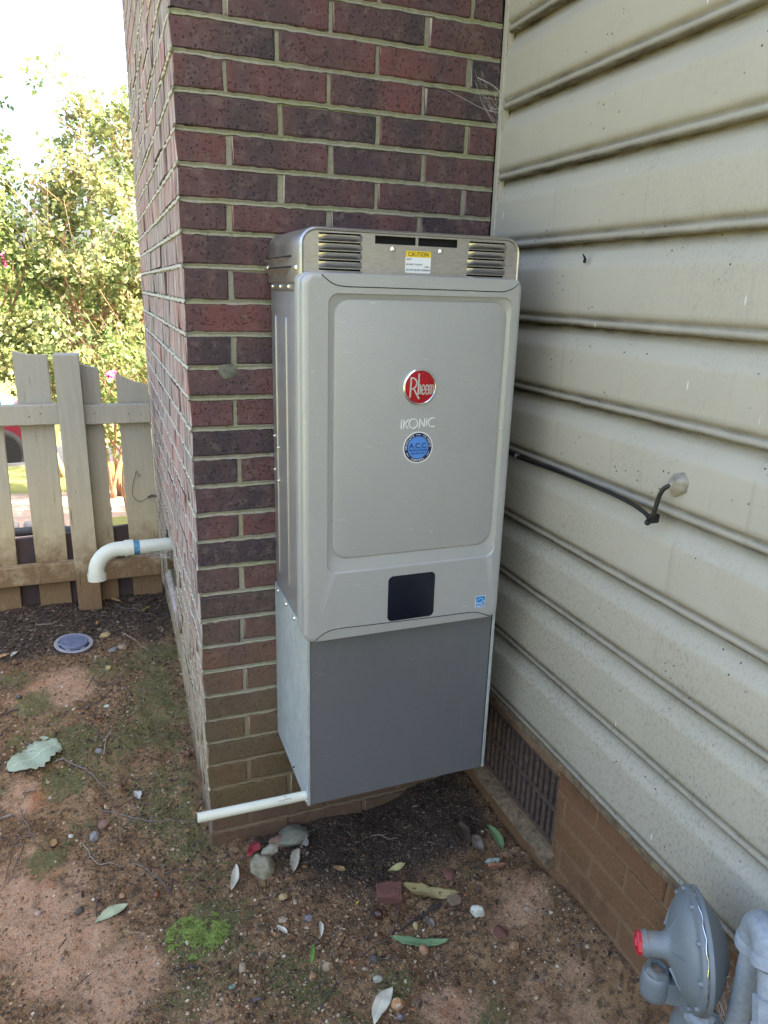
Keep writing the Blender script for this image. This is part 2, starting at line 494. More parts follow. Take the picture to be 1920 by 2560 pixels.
LEAFCOL = {
    'sage': ((0.22, 0.272, 0.180), (0.31, 0.352, 0.252), 0.15), 'palegreen': ((0.27, 0.31, 0.17), (0.36, 0.39, 0.25), 0.2),
    'cream': ((0.45, 0.42, 0.31), (0.55, 0.52, 0.42), 0.2), 'yellow': ((0.25, 0.20, 0.08), (0.36, 0.30, 0.14), 0.9),
    'green': ((0.105, 0.19, 0.082), (0.155, 0.245, 0.115), 0.15), 'silver': ((0.26, 0.32, 0.26), (0.34, 0.39, 0.33), 0.1),
    'russet': ((0.24, 0.10, 0.05), (0.32, 0.15, 0.08), 0.3), 'yellowpale': ((0.42, 0.40, 0.16), (0.5, 0.47, 0.22), 0.2),
    'tan': ((0.28, 0.17, 0.08), (0.40, 0.26, 0.13), 0.3), 'brightgreen': ((0.08, 0.20, 0.03), (0.13, 0.27, 0.05), 0.5),
    'greywhite': ((0.30, 0.29, 0.25), (0.42, 0.41, 0.36), 0.2), 'crimson': ((0.20, 0.02, 0.03), (0.30, 0.045, 0.05), 0.3),
    'bone': ((0.38, 0.35, 0.25), (0.48, 0.45, 0.34), 0.4), 'brownleaf': ((0.17, 0.12, 0.08), (0.27, 0.20, 0.14), 0.4),
    'darkleaf': ((0.055, 0.040, 0.030), (0.095, 0.070, 0.052), 0.3), 'greybrown': ((0.13, 0.11, 0.09), (0.20, 0.17, 0.14), 0.3),
    'olive': ((0.16, 0.13, 0.04), (0.22, 0.18, 0.06), 0.3), 'teal': ((0.12, 0.19, 0.14), (0.17, 0.24, 0.18), 0.1),
    'purple': ((0.06, 0.048, 0.055), (0.10, 0.085, 0.09), 0.2), 'brightyellow': ((0.50, 0.34, 0.03), (0.58, 0.42, 0.06), 0.1),
}
for k, (c1, c2, sp) in LEAFCOL.items():
    M['leaf_' + k] = make_leaf("leaf_" + k, c1, c2, sp)

def make_rock(name, c1, c2, lichen=None, rough=0.9):
    n = NB(name, rough, spec=0.3)
    f = n.noise(40.0, n.tc(), 6.0, 0.7)
    c = n.mix(f, c1, c2)
    c = n.mix(n.step(n.noise(140.0, n.tc(), 3.0, 0.7), 0.58, 0.72), c, tuple(v * 0.45 for v in c1))
    if lichen:
        c = n.mix(n.math('MULTIPLY', n.step(n.noise(60.0, n.tc(), 5.0, 0.75), 0.45, 0.6), 0.75), c, lichen)
    n.color(c)
    n.bump(n.noise(160.0, n.tc(), 5.0, 0.75), 0.7, 0.003)
    return n.m
ROCKCOL = {
    'mossrock': ((0.16, 0.14, 0.095), (0.30, 0.265, 0.18), (0.13, 0.125, 0.065)), 'palerock': ((0.27, 0.26, 0.19), (0.38, 0.36, 0.27), None),
    'lichen': ((0.12, 0.115, 0.085), (0.26, 0.25, 0.19), (0.13, 0.135, 0.085)), 'brownrock': ((0.14, 0.085, 0.06), (0.25, 0.155, 0.11), None),
    'greyrock': ((0.14, 0.135, 0.125), (0.25, 0.24, 0.23), None), 'whiterock': ((0.42, 0.42, 0.34), (0.58, 0.57, 0.48), (0.30, 0.32, 0.22)),
    'block': ((0.17, 0.12, 0.08), (0.26, 0.19, 0.13), None), 'redstone': ((0.10, 0.045, 0.035), (0.18, 0.08, 0.06), None),
    'orange': ((0.26, 0.14, 0.07), (0.38, 0.23, 0.13), (0.19, 0.13, 0.085)), 'yellowstone': ((0.28, 0.20, 0.08), (0.44, 0.34, 0.17), None),
    'amber': ((0.22, 0.095, 0.03), (0.42, 0.23, 0.10), (0.45, 0.36, 0.26)), 'purplestone': ((0.13, 0.11, 0.12), (0.22, 0.19, 0.20), None),
    'tanstone': ((0.22, 0.16, 0.10), (0.36, 0.28, 0.19), None), 'pinkstone': ((0.30, 0.20, 0.16), (0.42, 0.31, 0.26), None),
    'darkstone': ((0.055, 0.048, 0.042), (0.12, 0.10, 0.085), None),
}
for k, (c1, c2, li) in ROCKCOL.items():
    M['rock_' + k] = make_rock("rock_" + k, c1, c2, li)
for k, c in {'greytwig': (0.135, 0.108, 0.088), 'darktwig': (0.075, 0.055, 0.045), 'paletwig': (0.25, 0.195, 0.145),
             'browntwig': (0.115, 0.078, 0.055), 'blackstick': (0.030, 0.026, 0.024), 'root': (0.040, 0.035, 0.030)}.items():
    M['twig_' + k] = simple('twig_' + k, c, 0.9, var=0.4, scale=120, bump=0.5)
for k, c in {'acorn': (0.13, 0.045, 0.022), 'acorn2': (0.34, 0.16, 0.03), 'acornd': (0.055, 0.022, 0.018), 'acorng': (0.07, 0.055, 0.05)}.items():
    M[k] = simple(k, c, 0.3, var=0.3, scale=60)
M['acorncap'] = simple("acorn_cap", (0.10, 0.065, 0.04), 0.9, var=0.4, scale=200, bump=0.6)
M['cupinside'] = simple("acorn_cup_inside", (0.27, 0.17, 0.07), 0.7, var=0.2, scale=90)
M['bark'] = simple("crape_bark", (0.30, 0.17, 0.085), 0.8, var=0.35, scale=18, bump=0.3)
M['pink'] = simple("pink_blossom", (0.62, 0.10, 0.22), 0.7, var=0.2)
M['plastic_grey'] = simple("grey_plastic", (0.24, 0.235, 0.25), 0.5, var=0.2, scale=40)
M['plastic_blue'] = simple("blue_grey_plastic", (0.105, 0.125, 0.19), 0.45, var=0.25, scale=40)
M['rubber'] = simple("black_cable", (0.010, 0.010, 0.010), 0.45)
M['carred'] = simple("red_car_paint", (0.050, 0.003, 0.010), 0.22, 0.2, 0.03)
M['carglass'] = simple("car_glass", (0.10, 0.22, 0.34), 0.08, var=0.03)
M['tyre'] = simple("tyre_rubber", (0.005, 0.005, 0.005), 0.95, spec=0.1)
M['alloy'] = make_metal("alloy_wheel", (0.5, 0.5, 0.5), 0.35)
M['blackpipe'] = simple("black_drain_pipe", (0.016, 0.016, 0.018), 0.6)
M['housewall'] = simple("neighbour_wall", (0.10, 0.11, 0.10), 0.8)
M['roofing'] = simple("roof_shingle", (0.07, 0.065, 0.06), 0.95, var=0.3, scale=20)
M['soffit'] = simple("white_soffit", (0.62, 0.61, 0.57), 0.7, var=0.05)

def make_gaspaint():
    n = NB("grey_gas_paint", 0.42, 0.0, 0.5)
    gp = n.geo("Position")
    c = n.mix(n.noise(12.0, gp, 4.0), (0.125, 0.148, 0.158), (0.185, 0.208, 0.218))
    d = n.step(n.noise(45.0, gp, 5.0, 0.75), 0.58, 0.72)
    c = n.mix(n.math('MULTIPLY', d, 0.55), c, (0.10, 0.085, 0.06))
    nz = n.sep(n.geo("Normal"))[2]
    dust = n.math('MULTIPLY', n.step(nz, 0.55, 0.95), n.step(n.noise(30.0, gp, 5.0, 0.7), 0.45, 0.62))
    c = n.mix(n.math('MULTIPLY', dust, 0.6), c, (0.24, 0.20, 0.15))
    n.color(c)
    chip = n.step(n.noise(85.0, gp, 4.0, 0.7), 0.69, 0.72)
    c = n.mix(chip, c, (0.09, 0.05, 0.03))
    n.color(c)
    n.bump(n.noise(420.0, gp, 3.0, 0.6), 0.35, 0.0006)
    return n.m
M['gas'] = make_gaspaint()
M['gaspipe'] = simple("pale_grey_pipe_paint", (0.25, 0.278, 0.305), 0.5, var=0.16, scale=110, bump=0.3, bdist=0.0006)
M['redcap'] = simple("red_plastic_cap", (0.45, 0.020, 0.035), 0.35, var=0.1)
M['sealant'] = simple("clear_sealant", (0.28, 0.255, 0.20), 0.3, var=0.3, scale=60)
M['web'] = simple("spider_silk", (0.55, 0.53, 0.50), 0.8)
M['ventdark'] = simple("vent_clay", (0.070, 0.048, 0.035), 0.95, var=0.4, scale=60, bump=0.5)
M['sill'] = simple("sill_mortar", (0.145, 0.105, 0.060), 0.95, var=0.45, scale=70, bump=0.6)
M['concrete'] = simple("pale_concrete", (0.36, 0.30, 0.28), 0.95, var=0.25, scale=40, bump=0.4)
M['smear'] = simple("mortar_smear", (0.115, 0.115, 0.085), 0.95, var=0.5, scale=90, bump=0.7)
M['leftvent'] = simple("brown_vent_panel", (0.085, 0.048, 0.025), 0.8, var=0.2)

# ------------------------------------------------------------------ mesh helpers
ORG = {}
class MB:
    """Collects shapes (world coordinates); build() links them as ONE mesh object."""
    def __init__(s):
        s.v, s.f, s.mi, s.col = [], [], [], []
        s.cur = 0
        s.tint = None
    def add(s, verts, faces):
        o = len(s.v)
        s.v.extend([tuple(p) for p in verts])
        s.f.extend([tuple(i + o for i in f) for f in faces])
        s.mi.extend([s.cur] * len(faces))
        if s.tint is not None:
            s.col.extend([s.tint] * len(verts))
        return s
    def box(s, x0, x1, y0, y1, z0, z1, b=0.0, seg=1, mat=None):
        bm = bmesh.new()
        bmesh.ops.create_cube(bm, size=1.0)
        for v in bm.verts:
            v.co = Vector((x0 + (v.co.x + .5) * (x1 - x0), y0 + (v.co.y + .5) * (y1 - y0), z0 + (v.co.z + .5) * (z1 - z0)))
        if b:
            bmesh.ops.bevel(bm, geom=list(bm.edges), offset=b, segments=seg, affect='EDGES', profile=0.5)
        vs = [(mat @ v.co) if mat else v.co.copy() for v in bm.verts]
        bm.verts.index_update()
        s.add(vs, [[v.index for v in f.verts] for f in bm.faces])
        bm.free()
        return s
    def loft(s, loops, closed=True, cap0=False, cap1=False):
        n = len(loops[0])
        vs = [p for lp in loops for p in lp]
        fs = []
        for i in range(len(loops) - 1):
            for j in range(n if closed else n - 1):
                k = (j + 1) % n
                fs.append((i * n + j, i * n + k, (i + 1) * n + k, (i + 1) * n + j))
        if cap0:
            fs.append(tuple(range(n - 1, -1, -1)))
        if cap1:
            fs.append(tuple(range((len(loops) - 1) * n, len(loops) * n)))
        return s.add(vs, fs)
    def tube(s, path, r, seg=8, caps=True):
        P = [Vector(p) for p in path]
        R = r if isinstance(r, (list, tuple)) else [r] * len(P)
        loops = []
        up = None
        for i, p in enumerate(P):
            t = (P[min(i + 1, len(P) - 1)] - P[max(i - 1, 0)]).normalized()
            if up is None:
                up = Vector((0, 0, 1)) if abs(t.z) < 0.9 else Vector((1, 0, 0))
            a = t.cross(up)
            if a.length < 1e-6:
                a = t.orthogonal()
            a.normalize()
            b = a.cross(t).normalized()
            up = b
            loops.append([p + (a * math.cos(q) + b * math.sin(q)) * R[i] for q in [2 * PI * k / seg for k in range(seg)]])
        return s.loft(loops, True, caps, caps)
    def lathe(s, prof, origin, axis, seg=32, caps=True):
        """prof: list of (distance along axis, radius)."""
        o = Vector(origin)
        ax = Vector(axis).normalized()
        a = ax.orthogonal().normalized()
        b = ax.cross(a)
        loops = [[o + ax * d + (a * math.cos(2 * PI * k / seg) + b * math.sin(2 * PI * k / seg)) * r for k in range(seg)] for d, r in prof]
        return s.loft(loops, True, caps, caps)
    def build(s, name, mats, parent=None, smooth=False, auto=None, loc=None):
        me = bpy.data.meshes.new(name)
        base = loc if loc is not None else (ORG.get(parent.name, Vector((0, 0, 0))) if parent else Vector((0, 0, 0)))
        base = Vector(base)
        me.from_pydata([tuple(Vector(p) - base) for p in s.v], [], s.f)
        for m in (mats if isinstance(mats, (list, tuple)) else [mats]):
            me.materials.append(m)
        if max(s.mi, default=0) > 0:
            me.polygons.foreach_set("material_index", s.mi)
        if s.col:
            at = me.color_attributes.new("tint", 'FLOAT_COLOR', 'POINT')
            at.data.foreach_set("color", [c for t in s.col for c in (*t, 1.0)])
        fix_normals(me)
        if smooth or auto:
            me.polygons.foreach_set("use_smooth", [True] * len(me.polygons))
            if auto:
                me.set_sharp_from_angle(angle=math.radians(auto))
        me.update()
        o = bpy.data.objects.new(name, me)
        C.objects.link(o)
        if parent:
            o.parent = parent
            ORG[o.name] = base
        else:
            o.location = base
            ORG[o.name] = base
        return o

def fix_normals(me):
    bm = bmesh.new()
    bm.from_mesh(me)
    bmesh.ops.recalc_face_normals(bm, faces=bm.faces)
    bm.to_mesh(me)
    bm.free()

def tag(o, label=None, cat=None, group=None, kind=None):
    if label: o["label"] = label
    if cat: o["category"] = cat
    if group: o["group"] = group
    if kind: o["kind"] = kind
    return o

def thing(name, loc, label, cat, group=None):
    o = bpy.data.objects.new(name, None)
    o.empty_display_size = 0.05
    C.objects.link(o)
    o.location = loc
    ORG[o.name] = Vector(loc)
    return tag(o, label, cat, group)

def rrect(x0, x1, z0, z1, r, y, n=6):
    """rounded rectangle in the x-z plane at depth y, counter-clockwise seen from -y; r = one radius or four (bl, br, tr, tl)."""
    rs = r if isinstance(r, (list, tuple)) else (r, r, r, r)
    pts = []
    for (cx, cz, a0, q) in ((x0, z0, PI, rs[0]), (x1, z0, 1.5 * PI, rs[1]), (x1, z1, 0, rs[2]), (x0, z1, .5 * PI, rs[3])):
        ox = cx + (q if cx == x0 else -q)
        oz = cz + (q if cz == z0 else -q)
        for k in range(n + 1):
            a = a0 + .5 * PI * k / n
            pts.append(Vector((ox + q * math.cos(a), y, oz + q * math.sin(a))))
    return pts

def text_polys(body, size, extrude=0.0, align='CENTER', sx=1.0, offset=0.0):
    cu = bpy.data.curves.new("lettering_curve", 'FONT')
    cu.body = body
    cu.size = size
    cu.align_x = align
    cu.align_y = 'CENTER'
    cu.resolution_u = 4
    cu.extrude = extrude
    cu.offset = offset
    ob = bpy.data.objects.new("lettering_tmp", cu)
    C.objects.link(ob)
    dg = bpy.context.evaluated_depsgraph_get()
    me = bpy.data.meshes.new_from_object(ob.evaluated_get(dg))
    vs = [(v.co.x * sx, v.co.y, v.co.z) for v in me.vertices]
    fs = [tuple(p.vertices) for p in me.polygons]
    bpy.data.objects.remove(ob)
    bpy.data.curves.remove(cu)
    bpy.data.meshes.remove(me)
    return vs, fs

def add_text(mb, body, size, cx, cz, y, sx=1.0, rot=0.0, extrude=0.0002, align='CENTER', offset=0.0):
    vs, fs = text_polys(body, size, extrude, align, sx, offset)
    c, s_ = math.cos(rot), math.sin(rot)
    mb.add([(cx + c * x - s_ * z, y - d, cz + s_ * x + c * z) for x, z, d in vs], fs)

def fbm(x, y, seed=0, octaves=4, f=1.0, gain=0.5):
    """value noise on numpy arrays, about -1..1"""
    out = np.zeros_like(x, dtype=float)
    amp = 1.0
    for o in range(octaves):
        X, Y = x * f, y * f
        xi, yi = np.floor(X).astype(np.int64), np.floor(Y).astype(np.int64)
        u, v = X - xi, Y - yi
        u, v = u * u * (3 - 2 * u), v * v * (3 - 2 * v)
        def h(a, b):
            n = (a * 374761393 + b * 668265263 + (seed + o) * 974711) & 0x7fffffff
            n = ((n ^ (n >> 13)) * 1274126177) & 0x7fffffff
            return ((n ^ (n >> 16)) & 0xffff) / 32767.5 - 1.0
        out += amp * ((h(xi, yi) * (1 - u) + h(xi + 1, yi) * u) * (1 - v) + (h(xi, yi + 1) * (1 - u) + h(xi + 1, yi + 1) * u) * v)
        amp *= gain
        f *= 2.03
    return out

# ------------------------------------------------------------------ ground
def npstep(t):
    t = np.clip(t, 0, 1)
    return t * t * (3 - 2 * t)
def gz_base(x, y):
    z = 0.155 * npstep((y + 0.04) / 1.0)
    z = z - np.where(y > 1.42, 0.16 * (np.minimum(y, 16.0) - 1.42) * npstep((y - 1.42) / 0.8), 0)
    z = z + 0.07 * npstep((x - 0.40) / 0.34) * (1 - npstep((y - 0.1) / 0.2))
    # mud banked up against the foundation
    z = z + 0.05 * npstep((x - 0.62) / 0.125) * npstep((-0.30 - y) / 0.35)
    return z
def gz_full(x, y):
    near = np.exp(-((x / 2.2) ** 2 + ((y - .2) / 2.2) ** 2))
    z = gz_base(x, y)
    z = z + near * (0.0065 * fbm(x, y, 3, 3, 6.0) + 0.0048 * fbm(x, y, 9, 4, 26.0, 0.65))
    z = z + (1 - near) * 0.05 * fbm(x, y, 5, 3, 0.6)
    return z
def gh(x, y):
    return float(gz_full(np.array([float(x)]), np.array([float(y)]))[0])

MOSS = [(-0.10, .55, .16, .52), (-0.10, .15, .15, .52), (-.30, .42, .15, .46), (-.10, .80, .14, .50), (-.03, -.36, .14, .36), (.12, -.48, .13, .36), (-.42, .60, .14, .34), (-.02, -.12, .12, .36),
        (-0.072, -0.275, .075, 1.0), (-0.03, -0.25, .08, .75), (-0.47, .677, .07, .8), (-0.363, .485, .085, .85), (-0.30, .47, .07, .6),
        (-0.132, .466, .06, .75), (-0.065, .851, .09, .7), (-0.091, .669, .10, .65), (-0.374, .341, .085, .65), (0.101, -.441, .06, .7),
        (0.145, -.492, .06, .75), (0.314, -.54, .05, .75), (-0.11, -.427, .07, .5), (-0.054, .012, .09, .6), (-0.256, .807, .09, .5),
        (-0.209, .457, .08, .6), (-0.541, .815, .07, .5), (-0.418, .08, .07, .55), (0.04, -.229, .07, .4), (-0.10, .25, .11, .5),
        (-0.08, .12, .08, .55), (-0.22, .30, .10, .35), (-0.50, .50, .08, .45), (-0.06, .42, .08, .5), (0.20, -.60, .05, .5),
        (0.47, -.70, .06, .45), (-0.02, -.05, .06, .4), (-0.55, .35, .06, .35), (0.0, -.33, .05, .5), (0.585, -.36, .025, .4), (-0.33, .16, .08, .4)]
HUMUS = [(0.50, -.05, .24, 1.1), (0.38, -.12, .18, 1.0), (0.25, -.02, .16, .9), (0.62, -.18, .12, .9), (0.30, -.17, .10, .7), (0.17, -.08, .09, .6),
         (-0.30, 1.35, .35, 1.0), (-0.60, 1.25, .35, 1.0), (-0.10, 1.30, .25, 1.0), (-0.25, 1.12, .16, .6), (-0.55, 1.05, .14, .6), (-0.09, 1.02, .10, .6),
         (0.34, -.30, .06, .4), (0.50, -.46, .10, .25)]
CLAY = [(-0.381, .74, .10, .95), (-0.46, .70, .10, .8), (-0.48, -.08, .17, .95), (-0.36, -.22, .13, .9), (-0.25, -.33, .11, .9), (-0.48, .30, .09, .7),
        (-0.40, -.02, .12, .6), (0.407, -.65, .09, .7), (0.66, -.50, .11, .6), (0.60, -.75, .13, .5), (-0.10, -.52, .09, .5), (-0.45, .12, .06, .5), (-0.22, .2, .05, .4), (-.30, -.45, .12, .7)]

def blobs(x, y, L):
    m = np.zeros_like(x)
    for bx, by, r, k in L:
        m = np.maximum(m, k * np.exp(-(((x - bx) ** 2 + (y - by) ** 2) / (r * r)) ** 1.3))
    return m

def make_ground_mesh():
    xs = np.concatenate([-0.75 - np.geomspace(0.008, 1, 40)[::-1] ** 1.0 * np.geomspace(1, 250, 40)[::-1], np.arange(-0.75, 0.80, 0.0062), 0.80 + np.geomspace(0.01, 250, 30)])
    ys = np.concatenate([-0.95 - np.geomspace(0.01, 250, 30)[::-1], np.arange(-0.95, 1.50, 0.0062), np.geomspace(1.51, 20, 70), np.geomspace(21, 400, 20)])
    xs, ys = np.unique(np.round(xs, 5)), np.unique(np.round(ys, 5))
    X, Y = np.meshgrid(xs, ys)
    x, y = X.ravel(), Y.ravel()
    z = gz_full(x, y)
    nx, ny = len(xs), len(ys)
    idx = np.arange(nx * ny).reshape(ny, nx)
    quads = np.stack([idx[:-1, :-1], idx[:-1, 1:], idx[1:, 1:], idx[1:, :-1]], -1).reshape(-1, 4)
    me = bpy.data.meshes.new("ground")
    me.vertices.add(len(x))
    me.vertices.foreach_set("co", np.stack([x, y, z], 1).ravel())
    me.loops.add(quads.size)
    me.loops.foreach_set("vertex_index", quads.ravel())
    me.polygons.add(len(quads))
    me.polygons.foreach_set("loop_start", np.arange(0, quads.size, 4))
    me.polygons.foreach_set("loop_total", np.full(len(quads), 4))
    me.polygons.foreach_set("use_smooth", np.ones(len(quads), bool))
    me.update()
    me.validate()
    one = np.ones_like(x)
    at = me.color_attributes.new("soil", 'FLOAT_COLOR', 'POINT')
    at.data.foreach_set("color", np.stack([blobs(x, y, MOSS), blobs(x, y, HUMUS), blobs(x, y, CLAY), one], 1).ravel())
    straw = npstep((y - 1.42) / .1)
    lawn = npstep((y - 5.6) / 1.0)
    lawn = np.maximum(lawn, npstep(1 - ((x - .05) ** 2 / .5 + (y - 3.6) ** 2 / .5)) * straw)
    lawn = np.maximum(lawn, npstep((-2.6 - x) / .6))
    lawn = np.maximum(lawn, npstep((-2.6 - y) / .8))
    road = np.where((y > 10.2) & (y < 16.5), 1.0, 0.0)
    at = me.color_attributes.new("far", 'FLOAT_COLOR', 'POINT')
    at.data.foreach_set("color", np.stack([straw, lawn, road, one], 1).ravel())
    me.materials.append(M['ground'])
    o = bpy.data.objects.new("ground", me)
    C.objects.link(o)
    tag(o, "bare reddish soil with moss, sloping up to the fence", None, None, 'structure')
make_ground_mesh()

# ------------------------------------------------------------------ brick wall (front face y = 0, left face x = 0)
JZ = [1.9441, 1.8781, 1.8116, 1.7426, 1.677, 1.6115, 1.5486, 1.4812, 1.4095, 1.3409, 1.27, 1.2025, 1.1328, 1.0659, 0.9993, 0.9306,
      0.8652, 0.7987, 0.7302, 0.6601, 0.59, 0.5214, 0.4513, 0.3833, 0.3174, 0.2492, 0.1773, 0.108, 0.040, -0.028, -0.096]
UP = 14
JZ = [1.9441 + 0.0672 * k for k in range(UP, 0, -1)] + JZ          # JZ[UP] is the topmost joint seen at the corner
WALL_X, WALL_Y = 0.7215, 1.655
BL, HJ = 0.2167, 0.0052
VENT = (0.75, 1.08)                                                # hole in the left face, rows UP+20..UP+22

wall = thing("brick_wall", (0.36, 0.8, -0.1), "dark red brick wall with pale mortar joints, projecting beside the beige siding", "brick wall")

def brick_mesh(sx, sy, sz, seed):
    rnd = random.Random(seed)
    bm = bmesh.new()
    bmesh.ops.create_cube(bm, size=1.0)
    for v in bm.verts:
        v.co = Vector((v.co.x * sx, v.co.y * sy, v.co.z * sz))
    bmesh.ops.bevel(bm, geom=list(bm.edges), offset=0.0028, segments=1, affect='EDGES')
    for v in bm.verts:
        v.co += Vector((rnd.uniform(-1, 1), rnd.uniform(-1, 1), rnd.uniform(-1, 1))) * 0.0016
    me = bpy.data.meshes.new("brick")
    bm.to_mesh(me)
    bm.free()
    return me
BRICKS = {}
def brick_data(sx, sy, sz, mat):
    key = (round(sx, 3), round(sy, 3), round(sz, 2), mat)
    pool = BRICKS.setdefault(key, [])
    if len(pool) < 5:
        me = brick_mesh(sx, sy, sz, len(pool) + hash(key) % 1000 if False else len(pool) * 17 + len(BRICKS))
        me.materials.append(M[mat])
        pool.append(me)
    return random.choice(pool)

vis, hid = [], []
for k in range(len(JZ) - 1):
    z1, z0 = JZ[k] - HJ, JZ[k + 1] + HJ
    row = k - UP
    even = row % 2 == 0
    seen_z = row >= -3
    jit = random.uniform(-.004, .004)
    # front face
    xs = [0.0] + [(0.2127 if even else 0.104) + BL * i + jit for i in range(4)]
    xs = [x for x in xs if x < WALL_X - 0.02] + [WALL_X + HJ]
    for i in range(len(xs) - 1):
        a = xs[i] + (HJ if i else 0)
        b = xs[i + 1] - HJ
        dep = (0.1 if even else 0.2075) if i == 0 else 0.09
        covered = (a > 0.19 and b < 0.64 and 0.36 < z0 and z1 < 1.47)
        (vis if seen_z and not covered else hid).append((-1, a, b, 0.0, dep, z0, z1))
    # left face
    j0 = 0.105 if even else 0.2127
    ys = [j0 + BL * i + jit for i in range(9)]
    ys = [y for y in ys if y < WALL_Y - 0.03] + [WALL_Y + HJ]
    for i in range(len(ys) - 1):
        a, b = ys[i] + HJ, ys[i + 1] - HJ
        spans = [(a, b)]
        if 20 <= row <= 22:
            spans = [(lo, hi) for lo, hi in ((a, min(b, VENT[0])), (max(a, VENT[1]), b)) if hi - lo > 0.02]
        for lo, hi in spans:
            (vis if seen_z else hid).append((lo, 0.0, 0.09, lo, hi, z0, z1))
vis.sort(key=lambda t: t[0])
singles, rest = vis[:299], vis[299:] + hid
for _, x0, x1, y0, y1, z0, z1 in singles:
    me = brick_data(x1 - x0, y1 - y0, z1 - z0, 'brick')
    o = bpy.data.objects.new("brick", me)
    C.objects.link(o)
    o.parent = wall
    o.location = Vector(((x0 + x1) / 2 + (random.uniform(-.0028, .0022) if y0 > .01 or x1 < .12 else random.uniform(-.0008, .0008)), (y0 + y1) / 2 + random.uniform(-.0012, .0012), (z0 + z1) / 2)) - wall.location
    o.rotation_euler = (random.uniform(-.006, .006), random.uniform(-.006, .006), random.uniform(-.006, .006))
mb = MB()
for _, x0, x1, y0, y1, z0, z1 in rest:
    mb.box(x0, x1, y0, y1, z0, z1, 0.0028)
tag(mb.build("brickwork", M['brick'], wall), kind='stuff')

def mortar_faces():
    mb = MB()
    top, bot = JZ[0], JZ[-1]
    e = 0.0055
    vz1, vz0 = JZ[UP + 20], JZ[UP + 23]
    mb.box(e, WALL_X, e, 0.08, bot, top)
    mb.box(e, 0.06, 0.08, VENT[0], bot, top)
    mb.box(e, 0.06, VENT[1], WALL_Y, bot, top)
    mb.box(e, 0.06, VENT[0], VENT[1], bot, vz0)
    mb.box(e, 0.06, VENT[0], VENT[1], vz1, top)
    # squeezed-out joints on the left face: uneven ridges nearly flush with the bricks
    def ridge(path, w):
        loops = []
        for i, p in enumerate(path):
            h = w * random.uniform(.75, 1.2)
            d = random.uniform(-.0012, .0024)
            loops.append([(0.0062, p[0], p[1] - h), (0.0005 - d, p[0], p[1] - h * .55), (-0.0005 - d, p[0], p[1]), (0.0005 - d, p[0], p[1] + h * .55), (0.0062, p[0], p[1] + h)])
        mb.loft(loops, closed=False)
    for k in range(UP - 3, len(JZ)):
        z = JZ[k]
        n = 120
        pts = [(-.001 + WALL_Y * i / n, z + 0.0012 * math.sin(i * .9 + k) + random.uniform(-.0009, .0009)) for i in range(n + 1)]
        if UP + 20 < k < UP + 23:
            ridge([p for p in pts if p[0] < VENT[0]], 0.0062)
            ridge([p for p in pts if p[0] > VENT[1]], 0.0062)
        else:
            ridge(pts, 0.0062)
    # front joints: shallow raked beads with rough edges
    def fridge(a, b, z, w):
        n = max(3, int((b - a) / 0.012))
        loops = []
        for i in range(n + 1):
            x = a + (b - a) * i / n
            h = w * random.uniform(.82, 1.22)
            dz = random.uniform(-.001, .001)
            d = 0.0026 + random.uniform(-.0012, .001)
            loops.append([(x, 0.0062, z + dz - h), (x, d - .0014, z + dz - h * .72), (x, d + .0012, z + dz), (x, d - .0014, z + dz + h * .72), (x, 0.0062, z + dz + h)])
        mb.loft(loops, closed=False)
    for k in range(UP - 3, len(JZ)):
        fridge(0.0, WALL_X, JZ[k], 0.0060)
    # little nubs of mortar at the corner
    for k in range(UP - 3, len(JZ)):
        if random.random() < .8:
            r = random.uniform(.0035, .0062)
            bm = bmesh.new()
            bmesh.ops.create_icosphere(bm, subdivisions=1, radius=r)
            for v in bm.verts:
                v.co *= random.uniform(.7, 1.25)
            bm.verts.index_update()
            mb.add([v.co + Vector((0.001, 0.0015, JZ[k] + random.uniform(-.002, .002))) for v in bm.verts], [[v.index for v in f.verts] for f in bm.faces])
            bm.free()
    mb.build("mortar", M['mortar'], wall)
    mb = MB()
    # a smear of mortar dropped on one brick
    loops = []
    for r, d in ((0.026, .006), (.021, -.0005), (.013, -.0020), (.004, -.0026)):
        loops.append([(0.088 + r * math.cos(2 * PI * i / 14) * .95, d, 1.262 + r * .85 * math.sin(2 * PI * i / 14) * (1 + .15 * math.sin(i * 2.1))) for i in range(14)])
    mb.loft(loops, True, False, True)
    mb.build("mortar_smear", M['smear'], wall, smooth=True)
mortar_faces()
# recessed vent in the left face with its sloping sill
v = MB().box(0.05, 0.058, VENT[0] - .01, VENT[1] + .01, JZ[UP + 23], JZ[UP + 20], 0).build("air_vent", M['leftvent'], wall)
sl = MB()
vz0 = JZ[UP + 23]
sl.loft([[(0.05, y, vz0 + .012), (-0.012, y, vz0 - .018), (-0.006, y, vz0 - .075), (0.05, y, vz0 - .08)] for y in (VENT[0] - .02, VENT[0] + .1, VENT[1] - .1, VENT[1] + .02)], True, True, True)
sl.build("vent_sill", M['concrete'], wall)

